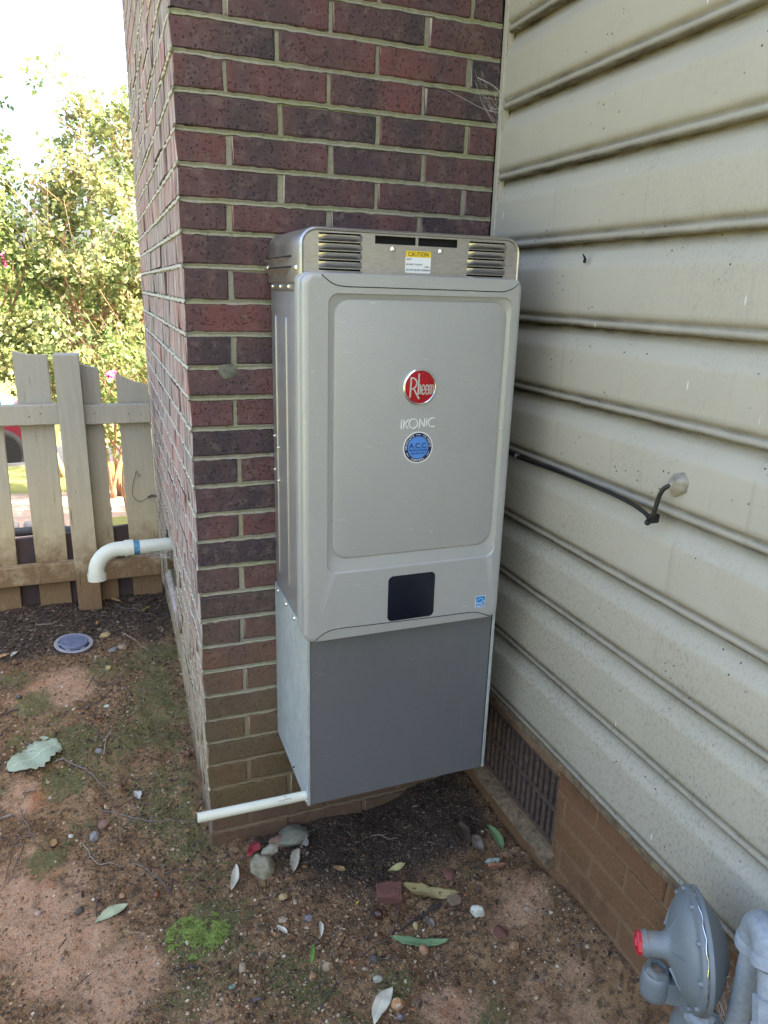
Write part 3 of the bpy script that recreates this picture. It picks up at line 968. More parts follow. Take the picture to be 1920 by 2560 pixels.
# ------------------------------------------------------------------ the house body behind both walls, its eaves and roof
TOPZ = JZ[0]
hb = MB()
hb.box(0.10, 6.2, 0.12, WALL_Y - .002, -0.3, TOPZ)
hb.box(0.80, 6.2, -7.0, 0.12, -0.3, TOPZ)
tag(hb.build("house_body", M['housewall']), "plain body of the house behind the brick and siding walls", None, None, 'structure')
rf = MB()
for zz, ex in ((TOPZ, 0.30),):
    rf.add([(0.725 - ex, -7.2, zz), (6.4, -7.2, zz), (6.4, WALL_Y + .2, zz), (0.725 - ex, WALL_Y + .2, zz),
            (0.725 - ex, -7.2, zz + .16), (3.4, -7.2, zz + 1.5), (6.4, -7.2, zz + .16),
            (0.725 - ex, WALL_Y + .2, zz + .16), (3.4, WALL_Y + .2, zz + 1.5), (6.4, WALL_Y + .2, zz + .16)],
           [(0, 1, 2, 3), (0, 4, 7, 3), (4, 5, 8, 7), (5, 6, 9, 8), (1, 2, 9, 6), (0, 1, 6, 5, 4), (3, 7, 8, 9, 2)])
rf.box(-.06, 0.42, -.06, WALL_Y + .2, TOPZ + .002, TOPZ + .14)
tag(rf.build("roof", M['roofing']), "shingled roof of the house above the walls", None, None, 'structure')

# ------------------------------------------------------------------ siding wall
sid = thing("siding_wall", (0.74, -2.0, 0.41), "beige weathered clapboard siding wall meeting the brick wall at an inside corner", "siding wall")
LIPS = [0.425, 0.600, 0.767, 0.918, 1.080, 1.231, 1.384, 1.543, 1.694, 1.842, 1.996] + [1.996 + .153 * k for k in range(1, 7)]
LIPS = [z for z in LIPS if z < TOPZ - .02] + [TOPZ - .001]
YS = [-0.016, -0.03, -0.06, -.10] + [-.10 - .09 * k for k in range(1, 16)] + [-1.6, -1.8, -2.1, -2.5, -3.0, -4.0, -6.9]
def plank(i):
    z0, z1 = LIPS[i], LIPS[i + 1]
    h = z1 - z0
    # (height, outward distance, grime with painted lap shadow)
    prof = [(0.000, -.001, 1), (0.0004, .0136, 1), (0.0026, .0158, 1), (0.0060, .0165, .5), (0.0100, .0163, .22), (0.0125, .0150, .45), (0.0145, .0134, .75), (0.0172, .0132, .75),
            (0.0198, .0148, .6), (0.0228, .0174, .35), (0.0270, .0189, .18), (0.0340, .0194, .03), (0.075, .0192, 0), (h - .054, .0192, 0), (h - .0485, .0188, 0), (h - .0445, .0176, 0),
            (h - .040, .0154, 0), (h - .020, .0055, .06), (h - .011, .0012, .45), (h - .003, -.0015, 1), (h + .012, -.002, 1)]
    vs, fs, gr = [], [], []
    rnd = random.Random(i)
    ph = rnd.uniform(0, 6)
    for y in YS:
        w = 0.0007 * math.sin(y * 5.1 + ph) + .0005 * math.sin(y * 13 + ph * 2)
        for (dz, d, g) in prof:
            vs.append((0.745 - d - w * min(1, max(0, d / .01)), y, z0 + dz + 0.0006 * math.sin(y * 3.3 + ph)))
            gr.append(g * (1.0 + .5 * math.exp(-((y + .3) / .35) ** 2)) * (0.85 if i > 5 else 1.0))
    n = len(prof)
    for a in range(len(YS) - 1):
        for b in range(n - 1):
            fs.append((a * n + b, a * n + b + 1, (a + 1) * n + b + 1, (a + 1) * n + b))
    me = bpy.data.meshes.new("plank")
    me.from_pydata([tuple(Vector(p) - sid.location) for p in vs], [], fs)
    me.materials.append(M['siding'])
    me.polygons.foreach_set("use_smooth", [True] * len(fs))
    at = me.attributes.new("grime_shade", 'FLOAT', 'POINT')
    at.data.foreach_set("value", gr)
    fix_normals(me)
    o = bpy.data.objects.new("plank", me)
    C.objects.link(o)
    o.parent = sid
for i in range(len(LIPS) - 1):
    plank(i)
# corner channel against the brick, and the starter strip under the lowest board
mb = MB()
mb.box(0.7225, 0.7262, -0.017, -0.0015, 0.405, TOPZ - .002, .0008)
mb.box(0.7275, 0.7440, -0.0155, -0.0015, 0.405, TOPZ - .002, .0008)
mb.box(0.7228, 0.7420, -0.0030, -0.0010, 0.405, TOPZ - .002)
mb.build("corner_trim", M['siding'], sid)
mb = MB()
mb.box(0.7300, 0.7600, -6.9, -0.02, 0.404, 0.4235, .003)
mb.build("starter_strip", M['sill'], sid)
MB().box(0.7480, 0.80, -7.0, -0.012, 0.40, TOPZ).build("sheathing", M['housewall'], sid)

# ------------------------------------------------------------------ brick foundation under the siding, with its air vent
fnd = thing("foundation_wall", (0.76, -1.5, -0.1), "mud-splashed low brick foundation under the beige siding", "foundation wall")
FX = 0.745
VY0, VY1, VZ0, VZ1 = -0.462, -0.075, 0.168, 0.368
FC = 0.0677
for k in range(8):
    z1 = 0.403 - FC * k - .0045
    z0 = z1 - FC + .009
    off = (0.05 if k % 2 else 0.158)
    y = -0.012
    first = True
    while y > -2.6:
        yn = y - (off if first else BL)
        first = False
        a, b = yn + .005, y - .005
        spans = [(a, b)]
        if z1 > VZ0 - .01 and z0 < VZ1 + .005:
            spans = [(lo, hi) for lo, hi in ((a, min(b, VY0 - .004)), (max(a, VY1 + .004), b)) if hi - lo > .02]
        for lo, hi in spans:
            me = brick_data(.09, hi - lo, z1 - z0, 'fbrick')
            o = bpy.data.objects.new("brick", me)
            C.objects.link(o)
            o.parent = fnd
            o.location = Vector((FX + .045 + random.uniform(-.001, .0015), (lo + hi) / 2, (z0 + z1) / 2)) - fnd.location
            o.rotation_euler = (random.uniform(-.005, .005), 0, random.uniform(-.006, .006))
        y = yn
mb = MB()
mb.box(FX + .0035, FX + .06, -6.9, VY0, -0.2, 0.404)
mb.box(FX + .0035, FX + .06, VY1, -0.001, -0.2, 0.404)
mb.box(FX + .0035, FX + .06, VY0, VY1, VZ1, 0.404)
mb.box(FX + .0035, FX + .06, VY0, VY1, -0.2, VZ0)
mb.build("mortar", M['fmortar'], fnd)
av = MB()
av.box(FX + .036, FX + .042, VY0, VY1, VZ0, VZ1)
av.cur = 1
zs = (VZ0, VZ0 + .010, VZ0 + .094, VZ0 + .106, VZ1 - .010, VZ1)
av.box(FX + .004, FX + .034, VY0, VY1, zs[0], zs[1], .002)
av.box(FX + .004, FX + .034, VY0, VY1, zs[2], zs[3], .002)
av.box(FX + .004, FX + .034, VY0, VY1, zs[4], zs[5], .002)
vent = av.build("air_vent", [M['black'], M['ventdark']], fnd)
slat_me = None
for (za, zb) in ((zs[1], zs[2]), (zs[3], zs[4])):
    yy = VY0
    q = 0
    while yy < VY1 - .005:
        o = MB().box(FX + .005, FX + .033, yy, min(yy + .0125, VY1), za, zb, .0022).build("slat", M['ventdark'], vent)
        o.location.x += random.uniform(-.001, .001)
        yy += .0232
        q += 1
mb = MB()
loops = []
for i in range(15):
    y = VY0 - .02 + (VY1 - VY0 + .03) * i / 14
    j = lambda s=.003: random.uniform(-s, s)
    loops.append([(FX + .03, y, VZ0 + .001), (FX - .004 + j(.002), y, VZ0 - .006 + j(.002)), (FX - .024 + j(), y, VZ0 - .018 + j()), (FX - .027 + j(.002), y, VZ0 - .026 + j()), (FX - .012, y, VZ0 - .046 + j()), (FX + .03, y, VZ0 - .05)])
mb.loft(loops, True, True, True)
mb.build("vent_sill", M['sill'], fnd)

# ------------------------------------------------------------------ tankless water heater
ht = thing("water_heater", (0.409, -0.15, 0.318), "tall silver grey water heater hung on the brick wall, charcoal cover below", "water heater")

# cabinet
mb = MB()
mb.box(0.1865, 0.6320, -0.272, -0.004, 0.742, 1.462, .004, 2)
for y in (-.051, -.148, -.2530):
    zt, zb = 1.383, .792
    loops = []
    for z, k in ((zb - .004, .05), (zb, .8), (zb + .01, 1), (zt - .01, 1), (zt, .8), (zt + .004, .05)):
        loops.append([(0.1868 - .0030 * k * math.sin(a), y - .0042 * math.cos(a) * max(k, .3), z) for a in [PI * q / 6 for q in range(7)]])
    mb.loft(loops, closed=False)
mb.build("cabinet", M['cabinet'], ht, auto=40)

def screw(parent, p, axis, r=.0042, mat='chrome'):
    m = MB().lathe([(0, r * 1.25), (.0008, r * 1.25), (.0012, r), (.0030, r * .85), (.0038, r * .4), (.0039, .0002)], p, axis, 12)
    return m.build("screw", M[mat], parent, auto=50)
for y, z in ((-.020, 1.116), (-.058, 1.096), (-.018, 1.036), (-.056, 1.018)):
    screw(ht, (0.1866, y, z), (-1, 0, 0))

# vent hood on top
HX0, HX1, HZ0, HZ1, HR = 0.1800, 0.6385, 1.4525, 1.5512, 0.032
def hood_loop(ins, y, n=8):
    return rrect(HX0 + ins, HX1 - ins, HZ0, HZ1 - ins, (.001, .001, HR - ins, HR - ins), y, n)
mb = MB()
mb.loft([hood_loop(.002, -.010), hood_loop(0, -.013), hood_loop(0, -.284), hood_loop(.0012, -.2885), hood_loop(.0035, -.2905), hood_loop(.0062, -.2895), hood_loop(.0072, -.285)], True, True, False)
hood = mb.build("vent_hood", M['stainless'], ht, auto=35)

# front plate of the hood with the real openings cut out
def louvre_rows():
    out = []
    for k in range(5):
        z = 1.5375 - .01555 * k
        out.append((0.2165, 0.2975, z))
        out.append((0.5235 - .0008 * k, 0.6035, z - .0015))
    return out
def cut_plate():
    pl = MB()
    lp = rrect(HX0 + .0072, HX1 - .0072, HZ0 + .001, HZ1 - .0072, (.001, .001, HR - .007, HR - .007), -.2870, 8)
    pl.loft([lp, [p + Vector((0, .002, 0)) for p in lp]], True, True, True)
    a = pl.build("vent_face", M['stainless'], ht)
    cu = MB()
    cu.box(0.3255, 0.4082, -.30, -.27, 1.5262, 1.5408)
    cu.box(0.4136, 0.4970, -.30, -.27, 1.5258, 1.5408)
    for x0, x1, z in louvre_rows():
        cu.box(x0, x1, -.30, -.27, z - .0004, z + .0036)
    b = cu.build("cutter", M['black'], ht)
    md = a.modifiers.new("cut", 'BOOLEAN')
    md.operation = 'DIFFERENCE'
    md.object = b
    md.solver = 'EXACT'
    dg = bpy.context.evaluated_depsgraph_get()
    me = bpy.data.meshes.new_from_object(a.evaluated_get(dg))
    a.modifiers.clear()
    a.data = me
    bpy.data.objects.remove(b)
    return a
cut_plate()
MB().box(HX0 + .012, HX1 - .012, -.2760, -.2740, HZ0 + .003, HZ1 - .0090).build("flue_interior", M['black'], ht)

def louvre(parent, p, w, h, d, side=False):
    """hooded louvre: bulges out from its foot to an open upper lip, both ends closed and rounded"""
    m = MB()
    loops = []
    NU, NV = 12, 5
    for v in range(NV + 1):
        t = v / NV
        row = []
        for u in range(NU + 1):
            s = u / NU
            e = (1 - abs(2 * s - 1) ** 7) ** .5
            out = d * e * math.sin(t * PI / 2) ** .8
            zz = -h + h * t
            row.append((p[0] - .0002 - out, p[1] + w * (s - .5), p[2] + zz) if side else (p[0] + w * (s - .5), p[1] - .0002 - out, p[2] + zz))
        loops.append(row)
    m.loft(loops, closed=False)
    return m.build("louvre", M['stainless'], parent, smooth=True)
for x0, x1, z in louvre_rows():
    louvre(ht, ((x0 + x1) / 2 + .001, -.2870, z), x1 - x0 + .004, .0105, .0082)
for z in (1.4985, 1.4790):
    for y in (-.045, -.112, -.182):
        m = MB()
        m.add([(HX0 - .0003, y - .030, z), (HX0 - .0003, y + .030, z), (HX0 - .0003, y, z - .015), (HX0 - .0150, y + .006, z - .0005)],
              [(0, 3, 2), (1, 2, 3), (0, 1, 3)])
        m.build("louvre", M['stainless'], ht)
    MB().box(HX0 - .0006, HX0 + .001, -.225, -.012, z, z + .0038).build("louvre_slit", M['black'], ht)
screw(ht, (0.1800, -.262, 1.4790), (-1, 0, 0), .005)
screw(ht, (0.1800, -.012, 1.4835), (-1, 0, 0), .005)
screw(ht, (0.3625, -.2870, 1.5172), (0, -1, 0), .0046)
screw(ht, (0.4622, -.2870, 1.5172), (0, -1, 0), .0046)
mb = MB()
mb.box(0.1832, 0.1862, -.262, -.022, 1.437, 1.4523, .0012)
mb.build("hood_flange", M['stainless'], ht)
for y in (-.045, -.118, -.190):
    screw(ht, (0.1832, y, 1.4450), (-1, 0, 0), .0042)

# front cover: two rolled edges and a recessed field
FY = -0.335
PX0, PX1, PZ0, PZ1 = 0.1735, 0.6240, 0.7395, 1.4705
def cov(ins, y, r=.019):
    return rrect(PX0 + ins, PX1 - ins, PZ0 + ins, PZ1 - ins, max(.002, r - ins * .6), y, 8)
mb = MB()
mb.loft([cov(.006, -.2700), cov(.0008, -.2715), cov(-.001, -.2755), cov(-.001, -.2985), cov(.0004, -.3030), cov(.0050, -.3055), cov(.0062, -.3075), cov(.0050, -.3095),
         cov(.0006, -.3120), cov(0, -.3160), cov(0, -.3245), cov(.0008, -.3295), cov(.0028, -.3328), cov(.0060, -.3346), cov(.0100, FY)], True, True)
rec = lambda t, y: rrect(.2203 + .0122 * t, .6030 - .0092 * t, .8870 + .0290 * t, 1.4355 - .0100 * t, .020 + .012 * t, y, 8)
mb.loft([cov(.0100, FY), rec(0, FY), rec(.05, FY + .0008), rec(.12, FY + .0036), rec(.55, FY + .0058), rec(.86, FY + .0072), rec(1.0, FY + .0080), rec(1.03, FY + .0064), rec(1.10, FY + .0048), rec(1.22, FY + .0042)], True, False, True)
mb.build("front_cover", M['cover'], ht, auto=27)

def ribbon(pts, w, y0, y1):
    """narrow raised strip in the x-z plane following pts"""
    m = MB()
    P = [Vector((p[0], 0, p[1])) for p in pts]
    loops = []
    for i, p in enumerate(P):
        t = (P[min(i + 1, len(P) - 1)] - P[max(i - 1, 0)]).normalized()
        nrm = Vector((-t.z, 0, t.x)) * w * .5
        a, b = p + nrm, p - nrm
        loops.append([(a.x, y0, a.z), (a.x, y1, a.z), (b.x, y1, b.z), (b.x, y0, b.z)])
    m.loft(loops, True, True, True)
    return m
def curve_pts(ctrl, n=10):
    out = []
    for i in range(len(ctrl) - 1):
        p0 = Vector(ctrl[max(i - 1, 0)]); p1 = Vector(ctrl[i]); p2 = Vector(ctrl[i + 1]); p3 = Vector(ctrl[min(i + 2, len(ctrl) - 1)])
        for k in range(n):
            t = k / n
            out.append(.5 * ((2 * p1) + (-p0 + p2) * t + (2 * p0 - 5 * p1 + 4 * p2 - p3) * t * t + (-p0 + 3 * p1 - 3 * p2 + p3) * t ** 3))
    out.append(Vector(ctrl[-1]))
    return out
top_seam = curve_pts([(.2085, 1.4665), (.2180, 1.4590), (.2330, 1.4505), (.2560, 1.4475), (.32, 1.4472), (.45, 1.4466), (.560, 1.4460), (.582, 1.4468), (.602, 1.4540), (.6125, 1.4630)])
bot_seam = curve_pts([(.1955, .7445), (.2060, .7530), (.2220, .7610), (.2450, .7645), (.32, .7630), (.45, .7605), (.548, .7590), (.572, .7560), (.592, .7480), (.6020, .7435)])
for seam, zz, nm in ((top_seam, 1.4690, "top_lip"), (bot_seam, .7415, "bottom_lip")):
    ribbon([(p.x, p.y) for p in seam], .0016, FY + .004, FY - .0005).build("seam", M['black'], ht)
    m = MB()
    n = len(seam)
    sgn = 1 if zz > 1 else -1
    edge = [Vector((p.x, p.y + sgn * .0009)) for p in seam]
    a = [(p.x, FY - .0008, p.y) for p in edge]
    b = [(p.x, FY - .0008 + .0012, max(p.y, zz) if sgn > 0 else min(p.y, zz)) for p in edge]
    m.loft([[(p[0], FY + .004, p[2]) for p in a], a, b, [(p[0], FY + .006, p[2]) for p in b]], closed=False)
    m.build(nm, M['cover'], ht, auto=40)

# display window
m = MB()
m.loft([rrect(.3542, .4622, .7648, .8682, .011, FY + .001, 6), rrect(.3542, .4622, .7648, .8682, .011, FY - .0006, 6), rrect(.3548, .4616, .7654, .8676, .0105, FY - .0010, 6)], True, False, True)
m.build("display", M['display'], ht)

# round maker's badge
RY = FY + .0042
def disc(m, cx, cz, prof, seg=48):
    m.loft([[(cx + r * math.cos(2 * PI * k / seg), y, cz + r * math.sin(2 * PI * k / seg)) for k in range(seg)] for r, y in prof], True, False, True)
BX, BZ, BR = .4097, 1.2625, .0358
m = MB()
m.loft([[(BX + r * math.cos(2 * PI * k / 56), RY - d, BZ + r * math.sin(2 * PI * k / 56)) for k in range(56)] for r, d in ((BR, -.001), (BR, .0022), (BR - .0012, .0036), (BR - .0030, .0040), (BR - .0042, .0030), (BR - .0046, .0012))], True)
badge = m.build("badge", M['chrome'], ht, auto=40)
m = MB()
disc(m, BX, BZ, [(BR - .0040, RY - .0006), (BR - .0044, RY - .0018), (BR * .6, RY - .0028), (.004, RY - .0031)])
m.build("badge_field", M['red'], badge, auto=60)
m = MB()
def stroke(m, pts, w, y, th=.0008):
    q = ribbon(pts, w, y + .0006, y - th)
    m.add(q.v, q.f)
def bp(u, v):        # badge picture coordinates (0..1027 x 2212 crop) to the panel plane
    return (BX + (u - 562) / 332 * BR * .98, BZ - (v - 535 + (u - 562) * .02) / 365 * BR)
stroke(m, [bp(375, 350), bp(368, 540), bp(358, 745)], .0031, RY - .0031)
stroke(m, curve_pts([bp(360, 352), bp(430, 362), bp(478, 410), bp(488, 460), bp(470, 520), bp(425, 560), bp(375, 572)], 6), .0031, RY - .0033)
stroke(m, [bp(430, 560), bp(480, 660), bp(545, 770)], .0031, RY - .0031)
stroke(m, [bp(528, 265), bp(526, 480), bp(522, 680)], .0031, RY - .0032)
stroke(m, curve_pts([bp(528, 520), bp(548, 492), bp(562, 510), bp(562, 680)], 5), .0023, RY - .0033)
for ex in (0, 80):
    stroke(m, curve_pts([bp(600 + ex, 590), bp(645 + ex, 585), bp(642 + ex, 520), bp(618 + ex, 488), bp(594 + ex, 530), bp(592 + ex, 620), bp(610 + ex, 672), bp(640 + ex, 665), bp(648 + ex, 640)], 5), .0021, RY - .0032)
for ex in (742, 782, 826):
    stroke(m, [bp(ex, 500), bp(ex - 2, 675)], .0022, RY - .0032)
stroke(m, curve_pts([bp(742, 520), bp(762, 490), bp(782, 520), bp(802, 490), bp(826, 520)], 5), .0020, RY - .0033)
m.build("badge_lettering", M['silverprint'], badge)

# thin raised model name
m = MB()
def ik(u, v):
    return (.3722 + (u - 205) / 645 * .0730, 1.1900 - (v - 1275) / 178 * .0200 + (u - 205) / 645 * .0006)
for pts in ([(215, 1195), (212, 1360)], [(262, 1195), (258, 1360)], [(350, 1195), (268, 1275), (345, 1360)], [(560, 1360), (563, 1190), (650, 1350), (655, 1190)], [(700, 1190), (690, 1340)]):
    for a, b in zip(pts[:-1], pts[1:]):
        stroke(m, [ik(*a), ik(*b)], .0017, RY - .0002, .0014)
stroke(m, [ik(440 + 82 * math.cos(2 * PI * k / 24), 1275 + 84 * math.sin(2 * PI * k / 24)) for k in range(25)], .0017, RY - .0002, .0014)
stroke(m, [ik(810 + 80 * math.cos(a), 1268 + 80 * math.sin(a)) for a in [math.radians(55 + 250 * k / 20) for k in range(21)]], .0017, RY - .0002, .0014)
m.build("model_lettering", M['white'], ht)

# round installer sticker
SX, SZ, SR = .4112, 1.1410, .0325
m = MB(); disc(m, SX, SZ, [(SR, RY + .0005), (SR, RY - .0004)]); st = m.build("round_sticker", M['white'], ht)
m = MB(); disc(m, SX, SZ, [(SR * .93, RY), (SR * .93, RY - .0007)]); m.build("sticker_ring", M['navy'], st)
m = MB(); disc(m, SX, SZ, [(SR * .70, RY), (SR * .70, RY - .0010)]); m.build("sticker_field", M['blue'], st)
m = MB()
add_text(m, "A.C.C.", .0150, SX + .0006, SZ + .0035, RY - .0013, 1.0, offset=.00012)
add_text(m, "HEATING & COOLING", .0050, SX, SZ - .0055, RY - .0013, .80, offset=.00008)
add_text(m, "864-302-6222", .0056, SX, SZ - .0120, RY - .0013, .92)
m.build("sticker_print", M['navy'], st)
m = MB()
def arc_text(m, s, r, a_mid, size, step, flip=False):
    n = len(s)
    for i, ch in enumerate(s):
        k = i - (n - 1) / 2
        a = a_mid + (step * k if flip else -step * k)
        add_text(m, ch, size, SX + r * math.cos(a), SZ + r * math.sin(a), RY - .0011, 1.0, (a + PI / 2) if flip else (a - PI / 2))
arc_text(m, "ABSOLUTE", SR * .815, math.radians(150), .0060, .170)
arc_text(m, "CLIMATE", SR * .815, math.radians(33), .0060, .165)
arc_text(m, "CONTROL", SR * .815, math.radians(270), .0060, .165, True)
for am, sg in ((math.radians(92), -1), (math.radians(-30), -1), (math.radians(212), -1)):
    pts = [(SX + SR * .815 * math.cos(am + sg * t), SZ + SR * .815 * math.sin(am + sg * t)) for t in (-.16, -.05, .06, .13)]
    stroke(m, pts, .0007, RY - .0011, .0002)
    tip = (SX + SR * .815 * math.cos(am + sg * .19), SZ + SR * .815 * math.sin(am + sg * .19))
    tdir = Vector((-math.sin(am), math.cos(am))) * sg
    nd = Vector((-tdir.y, tdir.x))
    bse = Vector(tip) - tdir * .0022
    m.add([(tip[0], RY - .0013, tip[1]), (bse.x + nd.x * .0012, RY - .0013, bse.y + nd.y * .0012), (bse.x - nd.x * .0012, RY - .0013, bse.y - nd.y * .0012)], [(0, 1, 2)])
m.build("ring_print", M['white'], st)

# small blue efficiency label
ex0, ex1, ez0, ez1 = .5645, .5895, .7675, .7960
m = MB(); m.box(ex0, ex1, FY - .0004, FY + .0006, ez0, ez1); es = m.build("efficiency_label", M['white'], ht)
m = MB(); m.box(ex0 + .0010, ex1 - .0010, FY - .0007, FY, ez0 + .0068, ez1 - .0010); m.box(ex0 + .0010, ex1 - .0010, FY - .0007, FY, ez0 + .0010, ez0 + .0060)
m.build("label_field", M['esblue'], es)
m = MB()
cxx, czz = (ex0 + ex1) / 2, ez0 + .0105
stroke(m, [(cxx - .0005 + .0100 * math.cos(a), czz + .0120 * math.sin(a)) for a in [PI * k / 16 for k in range(17)]], .0007, FY - .0007, .0002)
add_text(m, "energy", .0065, cxx - .0022, ez0 + .0118, FY - .0009, .85)
stp = []
for k in range(10):
    r = .0048 if k % 2 == 0 else .0021
    a = PI / 2 + k * PI / 5
    stp.append((cxx + .0068 + r * math.cos(a), ez0 + .0140 + r * math.sin(a)))
stroke(m, stp + [stp[0]], .0006, FY - .0007, .0002)
add_text(m, "ENERGY STAR", .0042, cxx, ez0 + .0035, FY - .0009, .72)
m.build("label_print", M['white'], es)

# caution label on the hood face
lx0, lx1, lz0, lz1 = .3882, .4415, 1.4762, 1.5162
LY = -.2870
m = MB()
m.loft([rrect(lx0, lx1, lz0, lz1, .003, LY + .0004, 4), rrect(lx0, lx1, lz0, lz1, .003, LY - .0004, 4)], True, False, True)
lab = m.build("caution_label", M['white'], ht)
m = MB()
m.loft([rrect(lx0, lx1, 1.5052, lz1, (.0004, .0004, .003, .003), LY, 4), rrect(lx0, lx1, 1.5052, lz1, (.0004, .0004, .003, .003), LY - .0006, 4)], True, False, True)
m.build("label_band", M['yellow'], lab)
m = MB()
add_text(m, "CAUTION", .0110, (lx0 + lx1) / 2, 1.5104, LY - .0008, .88)
add_text(m, "HOT!", .0046, lx0 + .0020, 1.5010, LY - .0006, 1.0, align='LEFT')
add_text(m, "DO NOT TOUCH!", .0046, lx0 + .0016, 1.4918, LY - .0006, .88, align='LEFT')
add_text(m, "DO NOT BLOCK OPENINGS!", .0046, lx0 + .0016, 1.4818, LY - .0006, .88, align='LEFT')
add_text(m, "AX5899", .0032, lx1 - .0085, 1.4880, LY - .0006, .9)
m.build("label_print", M['ink'], lab)

# lower pipe cover: galvanised sides, charcoal front
mb = MB()
mb.box(0.1838, 0.1858, -.3085, -.003, .318, .7475)
mb.box(0.1838, 0.1905, -.3100, -.3078, .318, .7475, .0006)
mb.build("side_panel", M['galv'], ht)
mb = MB()
mb.box(0.6322, 0.6342, -.3085, -.003, .318, .7475)
mb.box(0.6268, 0.6342, -.3100, -.3078, .318, .7475, .0006)
mb.build("side_panel", M['galv'], ht)
mb = MB()
mb.box(0.1912, 0.6250, -.3085, -.3045, .318, .7470, .0008)
mb.build("front_panel", M['boxfront'], ht)
mb = MB()
mb.box(0.1870, 0.6310, -.304, -.006, .3200, .3220)
mb.build("bottom_plate", M['galv'], ht)
for y, z in ((-.040, .7375), (-.125, .7385), (-.205, .7380)):
    screw(ht, (0.1838, y, z), (-1, 0, 0), .0048)
for y, z in ((-.185, .3350), (-.300, .3320)):
    screw(ht, (0.1838, y, z), (-1, 0, 0), .0022, 'black')
screw(ht, (0.1838, -.298, .3245), (-1, 0, 0), .0055)

# condensate pipe out of the lower cover
def hollow(m, path, R, r, seg=20):
    P = [Vector(p) for p in path]
    m.tube(path, R, seg, False)
    t = (P[-1] - P[-2]).normalized()
    a = t.orthogonal().normalized()
    b = t.cross(a)
    ring = lambda rr, d: [P[-1] + t * d + (a * math.cos(2 * PI * k / seg) + b * math.sin(2 * PI * k / seg)) * rr for k in range(seg)]
    m.loft([ring(R, 0), ring(R - .0006, .0006), ring(r + .0006, .0006), ring(r, 0), ring(r, -.03)], True, False, True)
m = MB()
hollow(m, [(0.1832, -.293, .3345), (.10, -.295, .3370), (0.0, -.297, .3400), (-.0570, -.298, .3418)], .0106, .0082)
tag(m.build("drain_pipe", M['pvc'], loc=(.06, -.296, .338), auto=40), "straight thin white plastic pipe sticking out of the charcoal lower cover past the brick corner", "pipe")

m = MB()
rndk = random.Random(3)
for k in range(9):
    x = .118 + .0035 * k
    m.tube([(x, -.3045 - .0005, .3455 + rndk.uniform(-.002, .002)), (x + rndk.uniform(.001, .004), -.3050, .3440 + rndk.uniform(-.003, .003))], .0005, 4)
m.build("ink_mark", M['ink'], bpy.data.objects["drain_pipe"])

# big elbow pipe through the left face of the brick wall
el = thing("elbow_vent_pipe", (-.12, .95, .53), "white plastic elbow pipe turning down from the brick wall before the fence", "pipe")
AX = Vector((0.03, .955, .536))
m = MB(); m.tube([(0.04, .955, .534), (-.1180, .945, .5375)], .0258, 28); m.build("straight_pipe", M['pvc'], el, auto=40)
m = MB(); m.tube([(-.1040, .9458, .5370), (-.1260, .9446, .5376)], .0263, 28); m.build("cement_band", M['primer'], el, auto=40)
m = MB()
cx, cz, rr = -.181, .5376 - .072, .072
path = [(-.1245, .9446, .5376), (-.162, .9428, .5376)] + [(cx - rr * math.sin(a), .942 - .012 * a, cz + rr * math.cos(a)) for a in [PI / 2 * k / 12 for k in range(13)]]
end = Vector(path[-1])
path2 = path + [tuple(end + Vector((0, -.001, -.004)))]
m.tube(path2, .0278, 28, True)
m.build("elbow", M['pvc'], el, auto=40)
for p0, p1 in (((-.1245, .9446, .5376), (-.1540, .9428, .5376)),):
    m = MB(); m.tube([p0, p1], .0312, 28); m.build("socket", M['pvc'], el, auto=40)
m = MB()
hollow(m, [tuple(end + Vector((0, 0, .002))), tuple(end + Vector((0, -.002, -.027)))], .0318, .0262, 28)
m.build("socket", M['pvc'], el, auto=40)
tagw = MB()
for k in range(16):
    a = -1.2 + 2.4 * k / 15
    tagw.tube([(-.002, .955 - .035 * math.cos(a) - .01, .528 - .036 * math.sin(a + .6)), (-.06 - .05 * (k % 3) / 2, .95 - .0312, .5375 - .012 * math.sin(a * 2) - .02 * (k % 4) / 4)], .00035, 4, False)
tag(tagw.build("cobweb", M['web'], loc=(-.04, .92, .53)), "small dusty cobweb between the white elbow pipe and the brick wall", "cobweb")

# ------------------------------------------------------------------ fence
fe = thing("picket_fence", (-.6, 1.36, .12), "weathered cream picket fence with a square post, closing the gap beside the brick wall", "fence")
def picket(x0, x1, zl, zr, zb, lean=0.0, y=1.385):
    m = MB()
    bm = bmesh.new()
    n = 5
    top = [(x0 + (x1 - x0) * i / n, zl + (zr - zl) * (i / n) - .006 * math.sin(PI * i / n)) for i in range(n + 1)]
    f = [(x0 + lean, y, zb)] + [(x1 + lean, y, zb)] + [(x, y, z) for x, z in reversed(top)]
    b = [(p[0], p[1] + .019, p[2]) for p in f]
    m.loft([f, b], True, True, True)
    o = m.build("picket", M['fence'], fe)
    bv = o.modifiers.new("bevel", 'BEVEL')
    bv.width = .0018
    bv.segments = 1
picket(-1.010, -.893, 1.195, 1.205, .135, -.02)
picket(-.835, -.717, 1.205, 1.207, .135, -.02)
picket(-.658, -.541, 1.205, 1.200, .130, -.022)
picket(-.486, -.368, 1.193, 1.180, .152, -.006)
picket(-.310, -.193, 1.172, 1.127, .152, .004)
picket(-.1335, -.0150, 1.108, 1.061, .158, .003)
def rail(x0, x1, z0, z1, zt=0.0):
    m = MB()
    m.box(x0, x1, 1.343, 1.3835, z0, z1, .003)
    return m.build("rail", M['fence'], fe)
rail(-1.40, -.342, .922, .9985)
rail(-.259, -.0145, .917, .9925)
rail(-1.40, -.342, .279, .3600)
rail(-.259, -.0135, .268, .3450)
m = MB()
